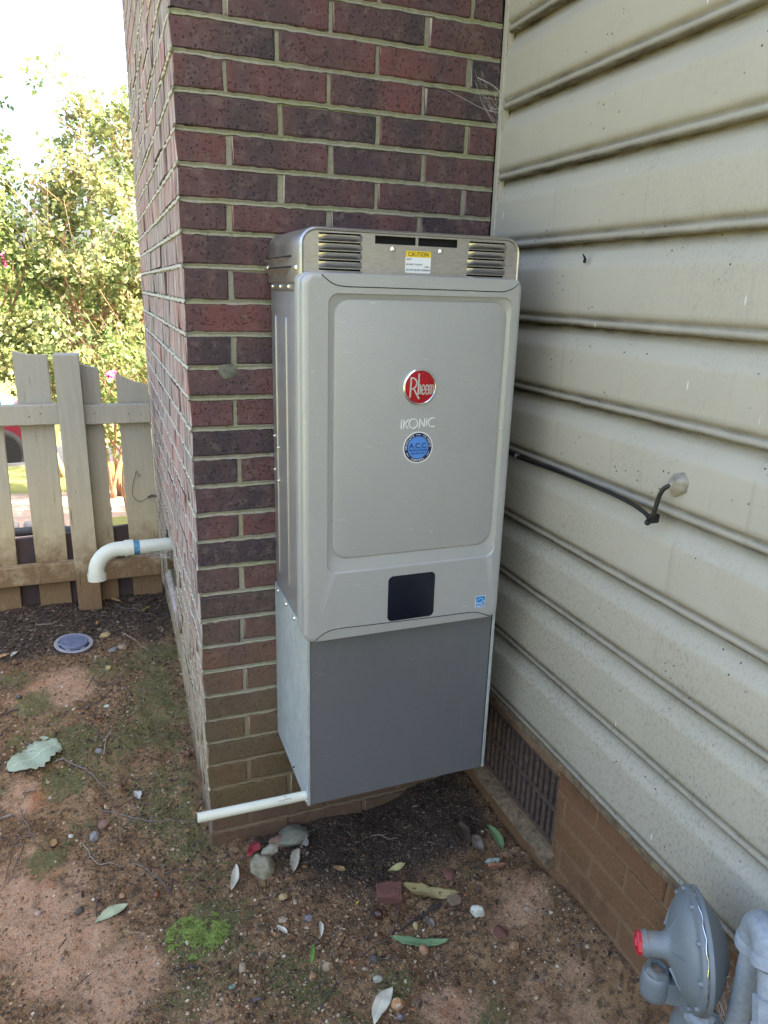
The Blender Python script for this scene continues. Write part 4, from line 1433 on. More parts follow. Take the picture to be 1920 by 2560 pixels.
m.loft([[(x, y, z) for x, y in ((-.3455, 1.3), (-.2570, 1.3), (-.2570, 1.389), (-.3455, 1.389))] for z in (.02, 1.1835)] +
       [[(-.3435 + .0, 1.302, 1.1865), (-.2590, 1.302, 1.1865), (-.2590, 1.387, 1.1865), (-.3435, 1.387, 1.1865)]], True, True, True)
o = m.build("post", M['fence'], fe)
bv = o.modifiers.new("bevel", 'BEVEL'); bv.width = .003; bv.segments = 2
for (x0, x1, zl, zr) in ((-1.40, -.30, .420, .466), (-.2985, -.016, .466, .487)):
    m = MB()
    f = [(x0, 1.4085, .11), (x1, 1.4085, .11), (x1, 1.4085, zr), (x0, 1.4085, zl)]
    m.loft([f, [(p[0], p[1] + .02, p[2]) for p in f]], True, True, True)
    m.build("kick_board", M['kick'], fe)
# dry vine tendril on the last picket
m = MB()
m.tube(curve_pts([(-.045, 1.378, .60), (-.075, 1.374, .585), (-.098, 1.376, .60), (-.105, 1.376, .635), (-.088, 1.377, .70), (-.083, 1.377, .715)], 6), .0012, 5)
m.tube(curve_pts([(-.083, 1.377, .715), (-.073, 1.375, .690), (-.068, 1.373, .702)], 5), .0010, 5)
m.loft([[(-.048, 1.370, .606), (-.030, 1.366, .616), (-.012, 1.36, .612)], [(-.045, 1.366, .598), (-.026, 1.362, .604), (-.010, 1.356, .606)]], closed=False)
tag(m.build("dry_tendril", M['twig_darktwig'], loc=(-.06, 1.376, .65)), "thin dry vine tendril curling on the fence picket nearest the brick wall", "tendril")

for (x, zz) in ((-.45, .955), (-.41, .965), (-.27, .95), (-.22, .96), (-.095, .955), (-.05, .95), (-.45, .32), (-.40, .33), (-.10, .305), (-.05, .31)):
    MB().lathe([(0, .0028), (.0007, .0026), (.0010, .0004)], (x, 1.3428, zz), (0, -1, 0), 8).build("nail", M['twig_browntwig'], fe)

# ------------------------------------------------------------------ cable and grommet on the siding
cb = thing("cable", (.72, -.45, 1.08), "black cable running along a siding lap and bending into the wall", "cable")
pts = [(.716, -.15, 1.083), (.718, -.21, 1.0795), (.7165, -.28, 1.081), (.7155, -.345, 1.0835), (.7130, -.42, 1.0860), (.7110, -.50, 1.0870), (.7105, -.57, 1.0865), (.7100, -.63, 1.0830), (.7080, -.668, 1.0770), (.7040, -.684, 1.0725),
       (.7020, -.692, 1.0790), (.7030, -.6960, 1.0960), (.7040, -.7000, 1.1180), (.7060, -.7050, 1.1310), (.7120, -.7110, 1.1385), (.7250, -.7155, 1.1400), (.7330, -.7160, 1.1400)]
m = MB(); m.tube([tuple(p) for p in curve_pts([Vector(p) for p in pts], 5)], .0040, 10); m.build("cord", M['rubber'], cb, smooth=True)
m = MB(); m.box(.7035, .7245, -.6875, -.6755, 1.0630, 1.0800, .003, 2); m.lathe([(0, .0052), (.004, .0052), (.006, .003)], (.7050, -.6810, 1.0650), (-1, 0, -.4), 10)
m.build("cable_clip", M['rubber'], cb, auto=40)
m = MB(); m.box(.7120, .7250, -.214, -.204, 1.0760, 1.0860, .002); m.build("cable_clip", M['chrome'], cb)
m = MB()
m.lathe([(-.003, .0215), (.002, .0212), (.006, .0185), (.010, .0135), (.014, .0095), (.016, .0062), (.0165, .001)], (.7270, -.7180, 1.1420), (-1, 0, .05), 20)
for v_i in range(len(m.v)):
    q = m.v[v_i]
    m.v[v_i] = (q[0] + .0012 * math.sin(q[1] * 400), q[1] + .0015 * math.sin(q[2] * 310), q[2] * 1.0 + .003 * math.sin(q[1] * 170))
tag(m.build("wall_grommet", M['sealant'], loc=(.727, -.718, 1.142), smooth=True), "blob of translucent sealant round the cable hole in the siding", "grommet")

# ------------------------------------------------------------------ gas regulator and pipes
rg = thing("gas_regulator", (.61, -1.0, .15), "grey domed gas regulator with a red cap, standing before the siding", "gas regulator")
RC = Vector((.611, -1.009, .4835))
RA = Vector((-.865, .498, -.060)).normalized()
RE1 = Vector((0, 0, 1)).cross(RA).normalized()
RE2 = RA.cross(RE1).normalized()
case_prof = [(.086, .0188), (.076, .0190), (.052, .0194), (.045, .0220), (.040, .0295), (.036, .0400), (.031, .0540), (.025, .0670), (.018, .0765), (.013, .0810), (.0105, .0835), (.0095, .0890), (.0078, .0925), (.0010, .0930), (-.0003, .0915)]
m = MB()
case_prof = [(d_ * .90, r_ * .95) for d_, r_ in case_prof]
m.lathe(case_prof, RC, RA, 64, False)
case = m.build("front_case", M['gas'], rg, auto=50)
m = MB()
m.lathe([(-.0010, .0875), (-.0028, .0893), (-.0085, .0893), (-.011, .0855), (-.016, .0780), (-.028, .0640), (-.038, .0470), (-.045, .0300), (-.047, .005)], RC, RA, 64, True)
m.build("back_case", M['gas'], rg, auto=50)
# lockwire lying in the seam
m = MB()
m.tube([RC + RA * (.0005 + .0012 * math.sin(k * 1.9)) + (RE1 * math.cos(q) + RE2 * math.sin(q)) * .0895 for k, q in enumerate([2 * PI * i / 60 for i in range(61)])], .0007, 5)
m.build("seam_wire", M['chrome'], case)
for k in range(10):
    a = 2 * PI * k / 10 + .25
    p = RC + RA * .0078 + (RE1 * math.cos(a) + RE2 * math.sin(a)) * .0830
    MB().lathe([(-.002, .0044), (.0028, .0044), (.0036, .0040), (.0052, .0030), (.0056, .0010)], p, RA, 6).build("bolt", M['gas'], case, auto=30)
for a0 in (.5, 1.6, 2.7, 3.7, 5.6):
    d = RE1 * math.cos(a0) + RE2 * math.sin(a0)
    q = RA.cross(d).normalized()
    m = MB()
    A, B_ = RC + d * .0285 + RA * .034, RC + d * .0625 + RA * .0198
    m.add([A + q * .0018, A - q * .0018, B_ - q * .0018, B_ + q * .0018, A + RA * .005 + d * .002, B_ + RA * .006 - d * .004], [(0, 4, 5, 3), (1, 2, 5, 4), (0, 1, 4), (3, 5, 2)])
    m.build("rib", M['gas'], case)
cp = RC + RA * .0700
m = MB()
m.lathe([(-.001, .0196), (.003, .0196), (.0035, .0184), (.005, .0183)], cp, RA, 32)
m.build("cap_ring", M['gas'], case, auto=40)
m = MB()
m.lathe([(.0045, .0182), (.0125, .0182), (.0140, .0166)], cp, RA, 8)
m.lathe([(.0138, .0105), (.0170, .0092)], cp, RA, 6)
m.build("red_cap", M['redcap'], rg, auto=20)
# relief outlet under the stem: rounded drum with a hexagonal mouth, and the arm joining it to the case
oc = RC + RA * .046 - Vector((0, 0, .079))
m = MB()
m.lathe([(.026, .0185), (.023, .0210), (.012, .0220), (-.010, .0222), (-.020, .0200), (-.0255, .0130), (-.0265, .002)], oc, (0, 0, 1), 32)
loops = []
for s_, hw, hz in ((.004, .0135, .020), (-.020, .0150, .022), (-.045, .0160, .024)):
    c_ = oc + RA * s_
    loops.append([c_ + RE1 * hw - Vector((0, 0, hz)), c_ - RE1 * hw - Vector((0, 0, hz)), c_ - RE1 * hw + Vector((0, 0, hz * .8)), c_ + RE1 * hw + Vector((0, 0, hz * .8))])
m.loft(loops, True, True, True)
m.build("relief_outlet", M['gas'], rg, auto=40)
m = MB()
m.lathe([(0, .0195), (.009, .0185), (.0095, .0135), (.004, .0125)], oc + Vector((0, 0, .0255)), (.1, 0, 1), 6)
m.build("outlet_mouth", M['gas'], rg, auto=30)
m = MB()
m.lathe([(.0035, .0122), (.0045, .006), (.0052, .0005)], oc + Vector((0, 0, .0255)), (.1, 0, 1), 12)
m.build("outlet_dirt", M['twig_paletwig'], rg)
# body below and the flange towards the riser
m = MB()
bc = RC - RA * .012
m.lathe([(-.060, .030), (-.085, .028), (-.11, .0245), (-.135, .0235), (-.150, .027), (-.168, .027), (-.172, .020), (-.46, .0160)], bc, (0, .02, 1), 28)
m.build("valve_body", M['gas'], rg, auto=40)
m = MB()
m.tube([(.618, -1.025, .372), (.620, -1.052, .372), (.622, -1.075, .372)], [.020, .0195, .021], 24)
for z, yy in ((.400, -1.052), (.344, -1.052)):
    m.lathe([(-.017, .0085), (.017, .0085)], (.617, yy, z), (0, 1, 0), 14)
m.box(.606, .632, -1.064, -1.042, .340, .404, .006, 2)
m.build("union_flange", M['gaspipe'], rg, auto=40)

gp_ = thing("gas_pipe", (.622, -1.095, 0), "pale grey gas riser pipe bending over beside the regulator", "gas pipe")
m = MB(); m.tube([(.622, -1.095, .02), (.622, -1.095, .35), (.622, -1.095, .585)], .0155, 24); m.build("riser", M['gaspipe'], gp_, auto=40)
m = MB(); m.lathe([(-.024, .022), (-.020, .0250), (.020, .0250), (.024, .022)], (.622, -1.095, .372), (0, 0, 1), 28); m.build("tee", M['gaspipe'], gp_, auto=40)
hd = Vector((-.50, -.866, 0)).normalized()
base_e = Vector((.622, -1.095, .596))
m = MB()
arc = [base_e - Vector((0, 0, .022))] + [base_e + hd * .027 * (1 - math.cos(a)) + Vector((0, 0, .030)) * math.sin(a) for a in [PI * .88 * k / 14 for k in range(15)]]
m.tube(arc, .0218, 28)
a_end, a_pre = Vector(arc[-1]), Vector(arc[-2])
dirn = (a_end - a_pre).normalized()
m.build("elbow", M['gaspipe'], gp_, auto=40)
m = MB(); m.lathe([(-.010, .0222), (-.008, .0248), (.006, .0248), (.009, .0226)], (.622, -1.095, .580), (0, 0, 1), 28); m.build("elbow_collar", M['gaspipe'], gp_, auto=40)
m = MB(); m.lathe([(-.008, .0226), (-.004, .0250), (.008, .0250), (.0085, .0205), (.002, .0190)], a_end, dirn, 28); m.build("elbow_collar", M['gaspipe'], gp_, auto=40)
m = MB(); m.lathe([(.000, .0188), (.012, .0184)], a_end, dirn, 24); m.build("thread", M['twig_browntwig'], gp_, auto=40)
m = MB(); m.tube([a_end + dirn * .004, a_end + dirn * .06, a_end + dirn * .30], .0158, 24); m.build("drop_pipe", M['gaspipe'], gp_, auto=40)
m = MB(); m.lathe([(.045, .018), (.047, .0210), (.080, .0210), (.082, .0228), (.115, .0228), (.118, .018)], a_end, dirn, 8); m.build("coupling", M['gaspipe'], gp_, auto=20)

m = MB()
m.loft([[(.7225, -.3855, 1.5060), (.7215, -.3890, 1.5130), (.7205, -.3840, 1.5200)], [(.7190, -.3900, 1.5050), (.7180, -.3935, 1.5110), (.7175, -.3900, 1.5215)], [(.7225, -.3950, 1.5030), (.7215, -.3985, 1.5100), (.7205, -.3950, 1.5160)]], closed=False)
tag(m.build("dead_leaf", M['black'], loc=(.721, -.39, 1.51)), "small black dead leaf stuck to the siding above the heater's right shoulder", "leaf")

def web(anchors, n, seed, rad=.00028, sag=.01):
    rnd = random.Random(seed)
    m = MB()
    for i in range(n):
        a, b = rnd.sample(anchors, 2)
        j = lambda: Vector((rnd.uniform(-1, 1), rnd.uniform(-1, 1), rnd.uniform(-1, 1))) * .012
        A, B_ = Vector(a) + j(), Vector(b) + j()
        mid = (A + B_) / 2 + Vector((0, 0, -rnd.uniform(0, sag))) + j() * .5
        m.tube(curve_pts([A, mid, B_], 4), rad * rnd.uniform(.6, 1.4), 4, False)
    return m
tag(web([(.62, -1.035, .50), (.62, -1.04, .46), (.615, -1.085, .50), (.62, -1.085, .44), (.615, -1.045, .42), (.625, -1.085, .41), (.63, -1.07, .39)], 44, 3).build("cobweb", M['web'], loc=(.612, -1.075, .45)),
    "tangled cobweb strung between the gas regulator and the pale riser pipe", "cobweb")
w = web([(.7235, -.015, 1.855), (.7235, -.012, 1.83), (.71, -.010, 1.88), (.66, -.004, 1.905), (.68, -.004, 1.87), (.735, -.07, 1.87), (.70, -.006, 1.84), (.722, -.02, 1.80)], 30, 5, .00016, .006)
w.tube(curve_pts([Vector((.722, -.020, 1.80)), Vector((.715, -.022, 1.84)), Vector((.716, -.018, 1.872)), Vector((.700, -.012, 1.89)), Vector((.66, -.010, 1.902))], 6), .0005, 5)
w.tube(curve_pts([Vector((.715, -.02, 1.835)), Vector((.68, -.008, 1.842)), Vector((.62, -.004, 1.862)), Vector((.56, -.003, 1.880))], 6), .0003, 5)
tag(w.build("cobweb", M['web'], loc=(.71, -.015, 1.85)), "dusty cobweb high in the corner between the brick and the siding", "cobweb")

# ------------------------------------------------------------------ what lies on the soil: positions in metres
LEAVES = [
 ("large pale sage-green leaf lying face down, widest leaf at the left edge",(-0.394,0.493),(-0.527,0.407),0.118,"sage",0.12,"broad"),
 ("slim pale green leaf on bare clay left of the bright moss",(-0.218,-0.137),(-0.294,-0.172),0.034,"palegreen",0.15,"lance"),
 ("cream folded leaf standing point up beside the mossy round rock",(0.023,-0.178),(0.048,-0.095),0.026,"cream",0.60,"lance"),
 ("long yellow leaf with brown spots beside the broken brick",(0.432,-0.307),(0.543,-0.392),0.050,"yellow",0.14,"ragged"),
 ("ragged green leaf just above the orange stone",(0.352,-0.434),(0.471,-0.488),0.030,"green",0.12,"ragged"),
 ("green leaf leaning upright against the foundation wall",(0.697,-0.244),(0.687,-0.347),0.028,"green",0.50,"lance"),
 ("small silvery green leaf scrap on top of a red leaf",(0.635,-0.354),(0.676,-0.357),0.026,"silver",0.20,"broad"),
 ("russet leaf half under the silvery scrap near the foundation",(0.635,-0.367),(0.675,-0.383),0.023,"russet",0.30,"broad"),
 ("torn yellow leaf on the dark soil behind the broken brick",(0.466,-0.235),(0.414,-0.245),0.023,"yellowpale",0.20,"lance"),
 ("small oval tan leaf alone on the dark soil under the cabinet",(0.285,-0.184),(0.311,-0.203),0.020,"tan",0.15,"oval"),
 ("small cream leaf curled like a shell right of the bright moss",(0.106,-0.315),(0.124,-0.347),0.015,"cream",0.40,"oval"),
 ("white folded leaf standing on edge in the gravel",(0.205,-0.338),(0.195,-0.382),0.014,"cream",0.70,"lance"),
 ("narrow bright green leaf blade upright in the gravel",(0.173,-0.392),(0.156,-0.441),0.012,"brightgreen",0.30,"oval"),
 ("long cream leaf running off the bottom edge of the photo",(0.304,-0.554),(0.240,-0.620),0.037,"cream",0.30,"lance"),
 ("grey oak leaf with hooked lobes at the end of a twig",(-0.175,0.208),(-0.187,0.251),0.028,"greywhite",0.50,"ragged"),
 ("crimson leaf leaning against the rocks by the wall corner",(0.085,-0.073),(0.113,-0.023),0.040,"crimson",0.40,"ragged"),
 ("crumpled bone-coloured leaf right of the mossy round rock",(0.182,-0.169),(0.216,-0.092),0.046,"bone",0.80,"ragged"),
 ("brown curled leaf with a grey back on the clay at far left",(-0.483,0.312),(-0.449,0.315),0.023,"brownleaf",0.70,"broad"),
 ("dark brown curled leaf in the deep shade under the cabinet",(0.638,-0.197),(0.620,-0.289),0.050,"darkleaf",0.45,"ragged"),
 ("grey-brown leaf lying between the dark leaf and the green upright leaf",(0.655,-0.259),(0.647,-0.319),0.034,"greybrown",0.40,"broad"),
 ("pale pointed dead leaf in the debris right of the fence post",(-0.228,1.392),(-0.181,1.322),0.022,"tan",0.50,"lance"),
 ("olive brown curled leaf in the debris near the brick wall",(-0.107,1.192),(-0.078,1.241),0.023,"olive",0.60,"lance"),
 ("tan curled leaf cut by the left edge below the fence",(-0.598,0.959),(-0.571,0.986),0.025,"tan",0.50,"broad"),
 ("grey pointed leaf beside the acorn below the fence",(-0.561,0.956),(-0.539,1.003),0.023,"greywhite",0.50,"lance"),
 ("small teal leaf scrap on the pebbles at bottom centre",(-0.026,-0.439),(-0.011,-0.430),0.012,"teal",0.20,"broad"),
 ("grey spindle-shaped leaf at the left edge above the clay patch",(-0.535,0.247),(-0.503,0.256),0.013,"greybrown",0.30,"lance"),
 ("small sage leaf just above the tip of the large sage leaf",(-0.446,0.520),(-0.421,0.509),0.016,"sage",0.30,"oval"),
 ("grey-brown leaf scrap between the black stick and the green leaf",(0.441,-0.414),(0.453,-0.447),0.022,"greybrown",0.40,"broad"),
 ("dark purple leaf flake at the bottom centre edge",(0.016,-0.483),(0.033,-0.486),0.012,"purple",0.30,"broad"),
 ("bright yellow leaf fragment left of the broken brick",(0.302,-0.319),(0.313,-0.308),0.006,"brightyellow",0.20,"oval"),
]
ROCKS = [
 ("round mossy grey rock below the brick corner",(0.109,-0.133),0.067,0.80,"mossrock"),
 ("pale flat-topped rock resting behind the mossy round rock",(0.141,-0.077),0.046,0.60,"palerock"),
 ("long pale lichen-covered rock at the foot of the brick wall",(0.209,0.010),0.089,0.38,"lichen"),
 ("brown wedge-shaped rock behind the pale flat rock",(0.171,-0.054),0.055,0.50,"brownrock"),
 ("dark grey rock right of the brown wedge rock",(0.232,-0.071),0.039,0.80,"greyrock"),
 ("white rock alone on the brown soil near the foundation",(0.556,-0.464),0.032,0.85,"whiterock"),
 ("small square tan block below the tip of the yellow leaf",(0.522,-0.409),0.028,0.60,"block"),
 ("flat dark red stone on the mud slope right of the white rock",(0.574,-0.541),0.037,0.50,"redstone"),
 ("round brown pebble at the foot of the mud slope",(0.584,-0.584),0.021,0.80,"orange"),
 ("orange stone just below the ragged green leaf",(0.406,-0.491),0.025,0.75,"orange"),
 ("yellow stone above the ragged green leaf",(0.413,-0.428),0.018,0.90,"yellowstone"),
 ("broken amber stone beside the cream leaf at the bottom edge",(0.301,-0.597),0.028,0.90,"amber"),
 ("purple-grey pebble at the bottom edge below the amber stone",(0.295,-0.623),0.014,1.00,"purplestone"),
 ("reddish round stone behind the yellow leaf",(0.544,-0.336),0.031,0.60,"redstone"),
 ("small orange pebble right below the white rock",(0.536,-0.489),0.011,0.90,"orange"),
 ("grey lump of stone above the curved pale twig",(-0.295,0.116),0.033,0.75,"greyrock"),
 ("brown and grey angular stone beside the grey lump",(-0.273,0.158),0.035,0.55,"brownrock"),
 ("yellow rough stone right of the drain cover",(-0.248,1.039),0.037,0.55,"yellowstone"),
 ("flat tan stone beside a grey flake right of the drain cover",(-0.190,0.920),0.040,0.40,"tanstone"),
 ("grey flake of stone right of the drain cover",(-0.224,0.921),0.034,0.35,"greyrock"),
 ("small lemon-yellow stone below the drain cover",(-0.241,0.799),0.024,0.60,"yellowstone"),
 ("white quartz pebble on the soil below the drain cover",(-0.252,0.613),0.020,0.60,"whiterock"),
 ("grey pebble right of the large sage leaf",(-0.278,0.427),0.022,0.65,"greyrock"),
 ("white round pebble left of the acorn cup",(-0.355,0.144),0.014,0.70,"whiterock"),
 ("rust-orange stone near the lone brown acorn",(-0.232,-0.104),0.021,0.50,"orange"),
 ("pinkish flat stone on the clay near the slim green leaf",(-0.421,-0.095),0.017,0.60,"pinkstone"),
 ("tan lump on the pebbles below the bright moss",(0.011,-0.398),0.021,0.75,"tanstone"),
 ("half-buried tan stone above the small cream leaf",(0.124,-0.304),0.023,0.60,"tanstone"),
 ("purple-brown stone right of the half-buried tan stone",(0.182,-0.321),0.019,1.00,"purplestone"),
 ("large tan-grey stone right of the green leaf blade",(0.187,-0.463),0.023,0.95,"tanstone"),
 ("orange crumbly clod below the green leaf blade",(0.150,-0.473),0.017,0.75,"orange"),
 ("dark round pebble right of the thin roots at bottom centre",(0.291,-0.475),0.020,0.85,"darkstone"),
 ("pale oval stone in the gravel above the cream bottom leaf",(0.284,-0.521),0.020,0.65,"palerock"),
 ("ochre flat stone right of the mossy round rock",(0.140,-0.236),0.023,0.65,"yellowstone"),
 ("dark clod with a rough surface left of the slim green leaf",(-0.328,-0.122),0.025,0.55,"darkstone"),
]
ACORNS = [
 ("brown acorn close to the foot of the brick wall",(-0.025,0.345),0.0243,"acorn"),
 ("two-tone acorn beside the grey pointed leaf",(-0.545,0.917),0.0235,"acorn2"),
 ("small dark red acorn among the pebbles below the drain",(-0.276,0.561),0.0171,"acorn"),
 ("shiny brown acorn right of the rust-orange stone",(-0.154,-0.131),0.0214,"acorn"),
 ("dark chestnut acorn left of the broken brick below",(0.341,-0.369),0.0278,"acornd"),
 ("reddish acorn just above the drain cover",(-0.334,1.086),0.0186,"acorn"),
 ("small acorn on the moss near the brick wall",(-0.052,0.774),0.0132,"acorn"),
 ("dark grey acorn left of the quartz pebble",(-0.310,0.619),0.0182,"acorng"),
 ("dark acorn half sunk at the left of the clay patch",(-0.518,0.712),0.0190,"acorng"),
 ("small acorn shell on the dead leaves by the post",(-0.215,1.221),0.0168,"acorng"),
 ("tan acorn in the debris right of the post",(-0.274,1.151),0.0200,"acorn2"),
]
STICKS = [
 ("thick grey twig curving down beside the large sage leaf",[(-0.404,0.411),(-0.378,0.413),(-0.349,0.395),(-0.324,0.371),(-0.301,0.344),(-0.280,0.312),(-0.261,0.286)],0.0045,"greytwig"),
 ("long thin grey twig pointing at the brick corner",[(-0.280,0.214),(-0.260,0.203),(-0.230,0.184),(-0.207,0.163),(-0.171,0.142),(-0.136,0.119),(-0.096,0.112),(-0.063,0.102),(-0.030,0.086)],0.0028,"greytwig"),
 ("short dark twig ending at the grey oak leaf",[(-0.273,0.198),(-0.254,0.209),(-0.223,0.211),(-0.189,0.218)],0.0023,"darktwig"),
 ("pale curved twig like a hook on the clay",[(-0.326,0.114),(-0.309,0.081),(-0.305,0.052),(-0.286,0.025),(-0.258,0.018),(-0.225,0.001)],0.0022,"paletwig"),
 ("forked grey twig above the shiny acorn",[(-0.204,-0.002),(-0.172,-0.029),(-0.155,-0.062),(-0.132,-0.097),(-0.118,-0.135)],0.0021,"greytwig"),
 ("dark straight twig left of the cream folded leaf",[(-0.131,-0.066),(-0.101,-0.064),(-0.067,-0.071),(-0.024,-0.078)],0.0022,"darktwig"),
 ("thin root strand at the far left of the clay",[(-0.444,0.166),(-0.475,0.160),(-0.495,0.137),(-0.498,0.094),(-0.504,0.059),(-0.508,0.016)],0.0020,"browntwig"),
 ("second thin root strand beside the first at far left",[(-0.466,0.153),(-0.474,0.116),(-0.483,0.081),(-0.491,0.051),(-0.501,0.034)],0.0018,"browntwig"),
 ("thin root leading up to the acorn cup",[(-0.485,0.269),(-0.477,0.235),(-0.461,0.199),(-0.453,0.170),(-0.430,0.158),(-0.406,0.124)],0.0021,"greytwig"),
 ("short dark stub below the forked grey twig",[(-0.111,-0.089),(-0.116,-0.110),(-0.121,-0.136)],0.0029,"darktwig"),
 ("dark curved twig above the slim green leaf",[(-0.281,-0.095),(-0.290,-0.117),(-0.290,-0.148)],0.0025,"darktwig"),
 ("thin pale twig above the tip of the slim green leaf",[(-0.250,-0.079),(-0.250,-0.110),(-0.245,-0.140)],0.0013,"greytwig"),
 ("black stick sloping down to the ragged green leaf",[(0.495,-0.396),(0.465,-0.401),(0.438,-0.408),(0.405,-0.414),(0.369,-0.423)],0.0042,"blackstick"),
 ("long dark root snaking through the gravel left of the ragged leaf",[(0.403,-0.354),(0.385,-0.384),(0.360,-0.417),(0.332,-0.437),(0.295,-0.444),(0.262,-0.458),(0.244,-0.464)],0.0028,"browntwig"),
 ("brown root under the broken brick",[(0.358,-0.327),(0.339,-0.339),(0.320,-0.365),(0.298,-0.388),(0.273,-0.410)],0.0023,"browntwig"),
 ("thin arched twig beside the brown root",[(0.343,-0.380),(0.322,-0.400),(0.299,-0.416),(0.272,-0.421)],0.0015,"browntwig"),
 ("dark stick lying along the bottom edge right of centre",[(0.197,-0.501),(0.178,-0.520),(0.157,-0.538),(0.133,-0.562)],0.0028,"darktwig"),
 ("black twig in front of the bright moss",[(-0.076,-0.358),(-0.095,-0.353),(-0.112,-0.351),(-0.142,-0.351)],0.0026,"blackstick"),
 ("twig leaning across the gravel behind the bright moss",[(0.090,-0.224),(0.075,-0.237),(0.065,-0.255),(0.052,-0.269)],0.0020,"browntwig"),
 ("thin twig along the back of the bright moss",[(-0.004,-0.219),(-0.034,-0.217),(-0.062,-0.225),(-0.091,-0.234)],0.0015,"browntwig"),
 ("dark twig propped against the mossy round rock",[(0.154,-0.089),(0.154,-0.128),(0.154,-0.159),(0.151,-0.188)],0.0026,"darktwig"),
 ("thick dark root curving along the foot of the brick wall",[(0.280,0.033),(0.253,0.007),(0.220,-0.013),(0.194,-0.020),(0.164,-0.008),(0.134,0.004),(0.105,-0.009)],0.0061,"root"),
 ("thin pale rootlet from the wall corner",[(-0.010,-0.027),(0.010,-0.018),(0.034,-0.015),(0.055,-0.013),(0.088,-0.018)],0.0013,"browntwig"),
 ("pale twig lying in the dark soil under the cabinet",[(0.418,-0.109),(0.437,-0.122),(0.451,-0.139),(0.481,-0.154)],0.0032,"greytwig"),
 ("brown branch lying in front of the fence",[(-0.501,1.212),(-0.463,1.195),(-0.425,1.188),(-0.407,1.242),(-0.387,1.275)],0.0054,"browntwig"),
 ("dark twig reaching toward the left edge from the fence",[(-0.521,1.151),(-0.538,1.078),(-0.556,1.017),(-0.560,0.906)],0.0031,"darktwig"),
 ("black twig end at the left edge above the large sage leaf",[(-0.516,0.659),(-0.542,0.652),(-0.567,0.638)],0.0033,"darktwig"),
 ("short dark twig right of the bare clay patch",[(-0.251,0.676),(-0.266,0.654),(-0.284,0.634)],0.0025,"darktwig"),
 ("bent dark twig on the bare clay patch",[(-0.194,0.725),(-0.220,0.713),(-0.272,0.723),(-0.294,0.757),(-0.316,0.713)],0.0028,"darktwig"),
 ("pale stick low right of the large sage leaf",[(-0.242,0.493),(-0.257,0.459),(-0.266,0.411)],0.0026,"paletwig"),
 ("long grey stick in the debris behind the drain cover",[(-0.206,1.323),(-0.172,1.265),(-0.119,1.231),(-0.079,1.139)],0.0039,"darktwig"),
 ("thin pale root right of the drain cover",[(-0.189,1.046),(-0.151,0.983),(-0.126,0.918),(-0.102,0.873)],0.0022,"paletwig"),
]
# ------------------------------------------------------------------ things lying on the ground
def leaf_thing(label, a, b, w, col, curl, kind, seed):
    rnd = random.Random(seed)
    A, B_ = np.array(a), np.array(b)
    L = float(np.linalg.norm(B_ - A))
    d = (B_ - A) / L
    nrm = np.array((-d[1], d[0]))
    NL, NW = (16, 8)
    ph = rnd.uniform(0, 6)
    bend = rnd.choice((-1, 1)) * rnd.uniform(.04, .11) * L
    asym = rnd.uniform(-.18, .18)
    vs, uv = [], []
    lift0 = .0035
    for i in range(NL + 1):
        t = i / NL
        if kind == 'broad':
            hw = math.sin(PI * min(1, t * .97 + .015) ** .85) ** .62
        elif kind == 'oval':
            hw = math.sin(PI * (t * .98 + .01)) ** .55
        else:
            hw = math.sin(PI * (t * .97 + .015) ** .9) ** .85
        for j in range(NW + 1):
            s = -1 + 2 * j / NW
            e = hw
            if abs(s) > .99:
                e *= 1 + (.10 if kind in ('broad', 'ragged') else .03) * (1 if i % 2 else -1)
                if kind == 'ragged':
                    e *= 1 - .58 * max(0, math.sin(t * 9 + ph + (2 if s > 0 else 0))) ** 2
            e *= 1 + asym * s + .07 * math.sin(t * 11 + ph + s * 2)
            off = s * e * w / 2
            fold = curl * abs(off) ** 1.25 * (w ** -.25) * 1.25
            along = curl * .22 * L * (t - .5) ** 2 * 2
            wob = .05 * w * math.sin(t * 7 + ph) * s + .03 * w * math.sin(t * 13 + ph * 2)
            shrink = 1 - .40 * min(1, curl)
            bo = bend * math.sin(PI * t) * (.6 + .4 * t)
            x = A[0] + d[0] * L * t + nrm[0] * (off * shrink + bo)
            y = A[1] + d[1] * L * t + nrm[1] * (off * shrink + bo)
            vs.append((x, y, fold + along + wob))
            uv.append((j / NW, t))
    arr = np.array(vs)
    g = gz_full(arr[:, 0], arr[:, 1])
    gm = 0.45 * g + 0.55 * g.mean()
    z = np.maximum(gm + lift0 + arr[:, 2] - min(0, arr[:, 2].min()), g + .0015)
    cen = arr.mean(0)
    base = Vector((cen[0], cen[1], float(g.mean())))
    me = bpy.data.meshes.new("fallen_leaf")
    fs = [(i * (NW + 1) + j, i * (NW + 1) + j + 1, (i + 1) * (NW + 1) + j + 1, (i + 1) * (NW + 1) + j) for i in range(NL) for j in range(NW)]
    me.from_pydata([(v[0] - base.x, v[1] - base.y, zz - base.z) for v, zz in zip(vs, z)], [], fs)
    ul = me.uv_layers.new(name="UVMap")
    for lp in me.loops:
        ul.data[lp.index].uv = uv[lp.vertex_index]
    me.polygons.foreach_set("use_smooth", [True] * len(fs))
    me.materials.append(M['leaf_' + col])
    o = bpy.data.objects.new("fallen_leaf", me)
    C.objects.link(o)
    o.location = base
    sol = o.modifiers.new("thickness", 'SOLIDIFY')
    sol.thickness = .0005
    tag(o, label, "leaf", "fallen leaves on the soil")
for i, row in enumerate(LEAVES):
    leaf_thing(*row, seed=i)

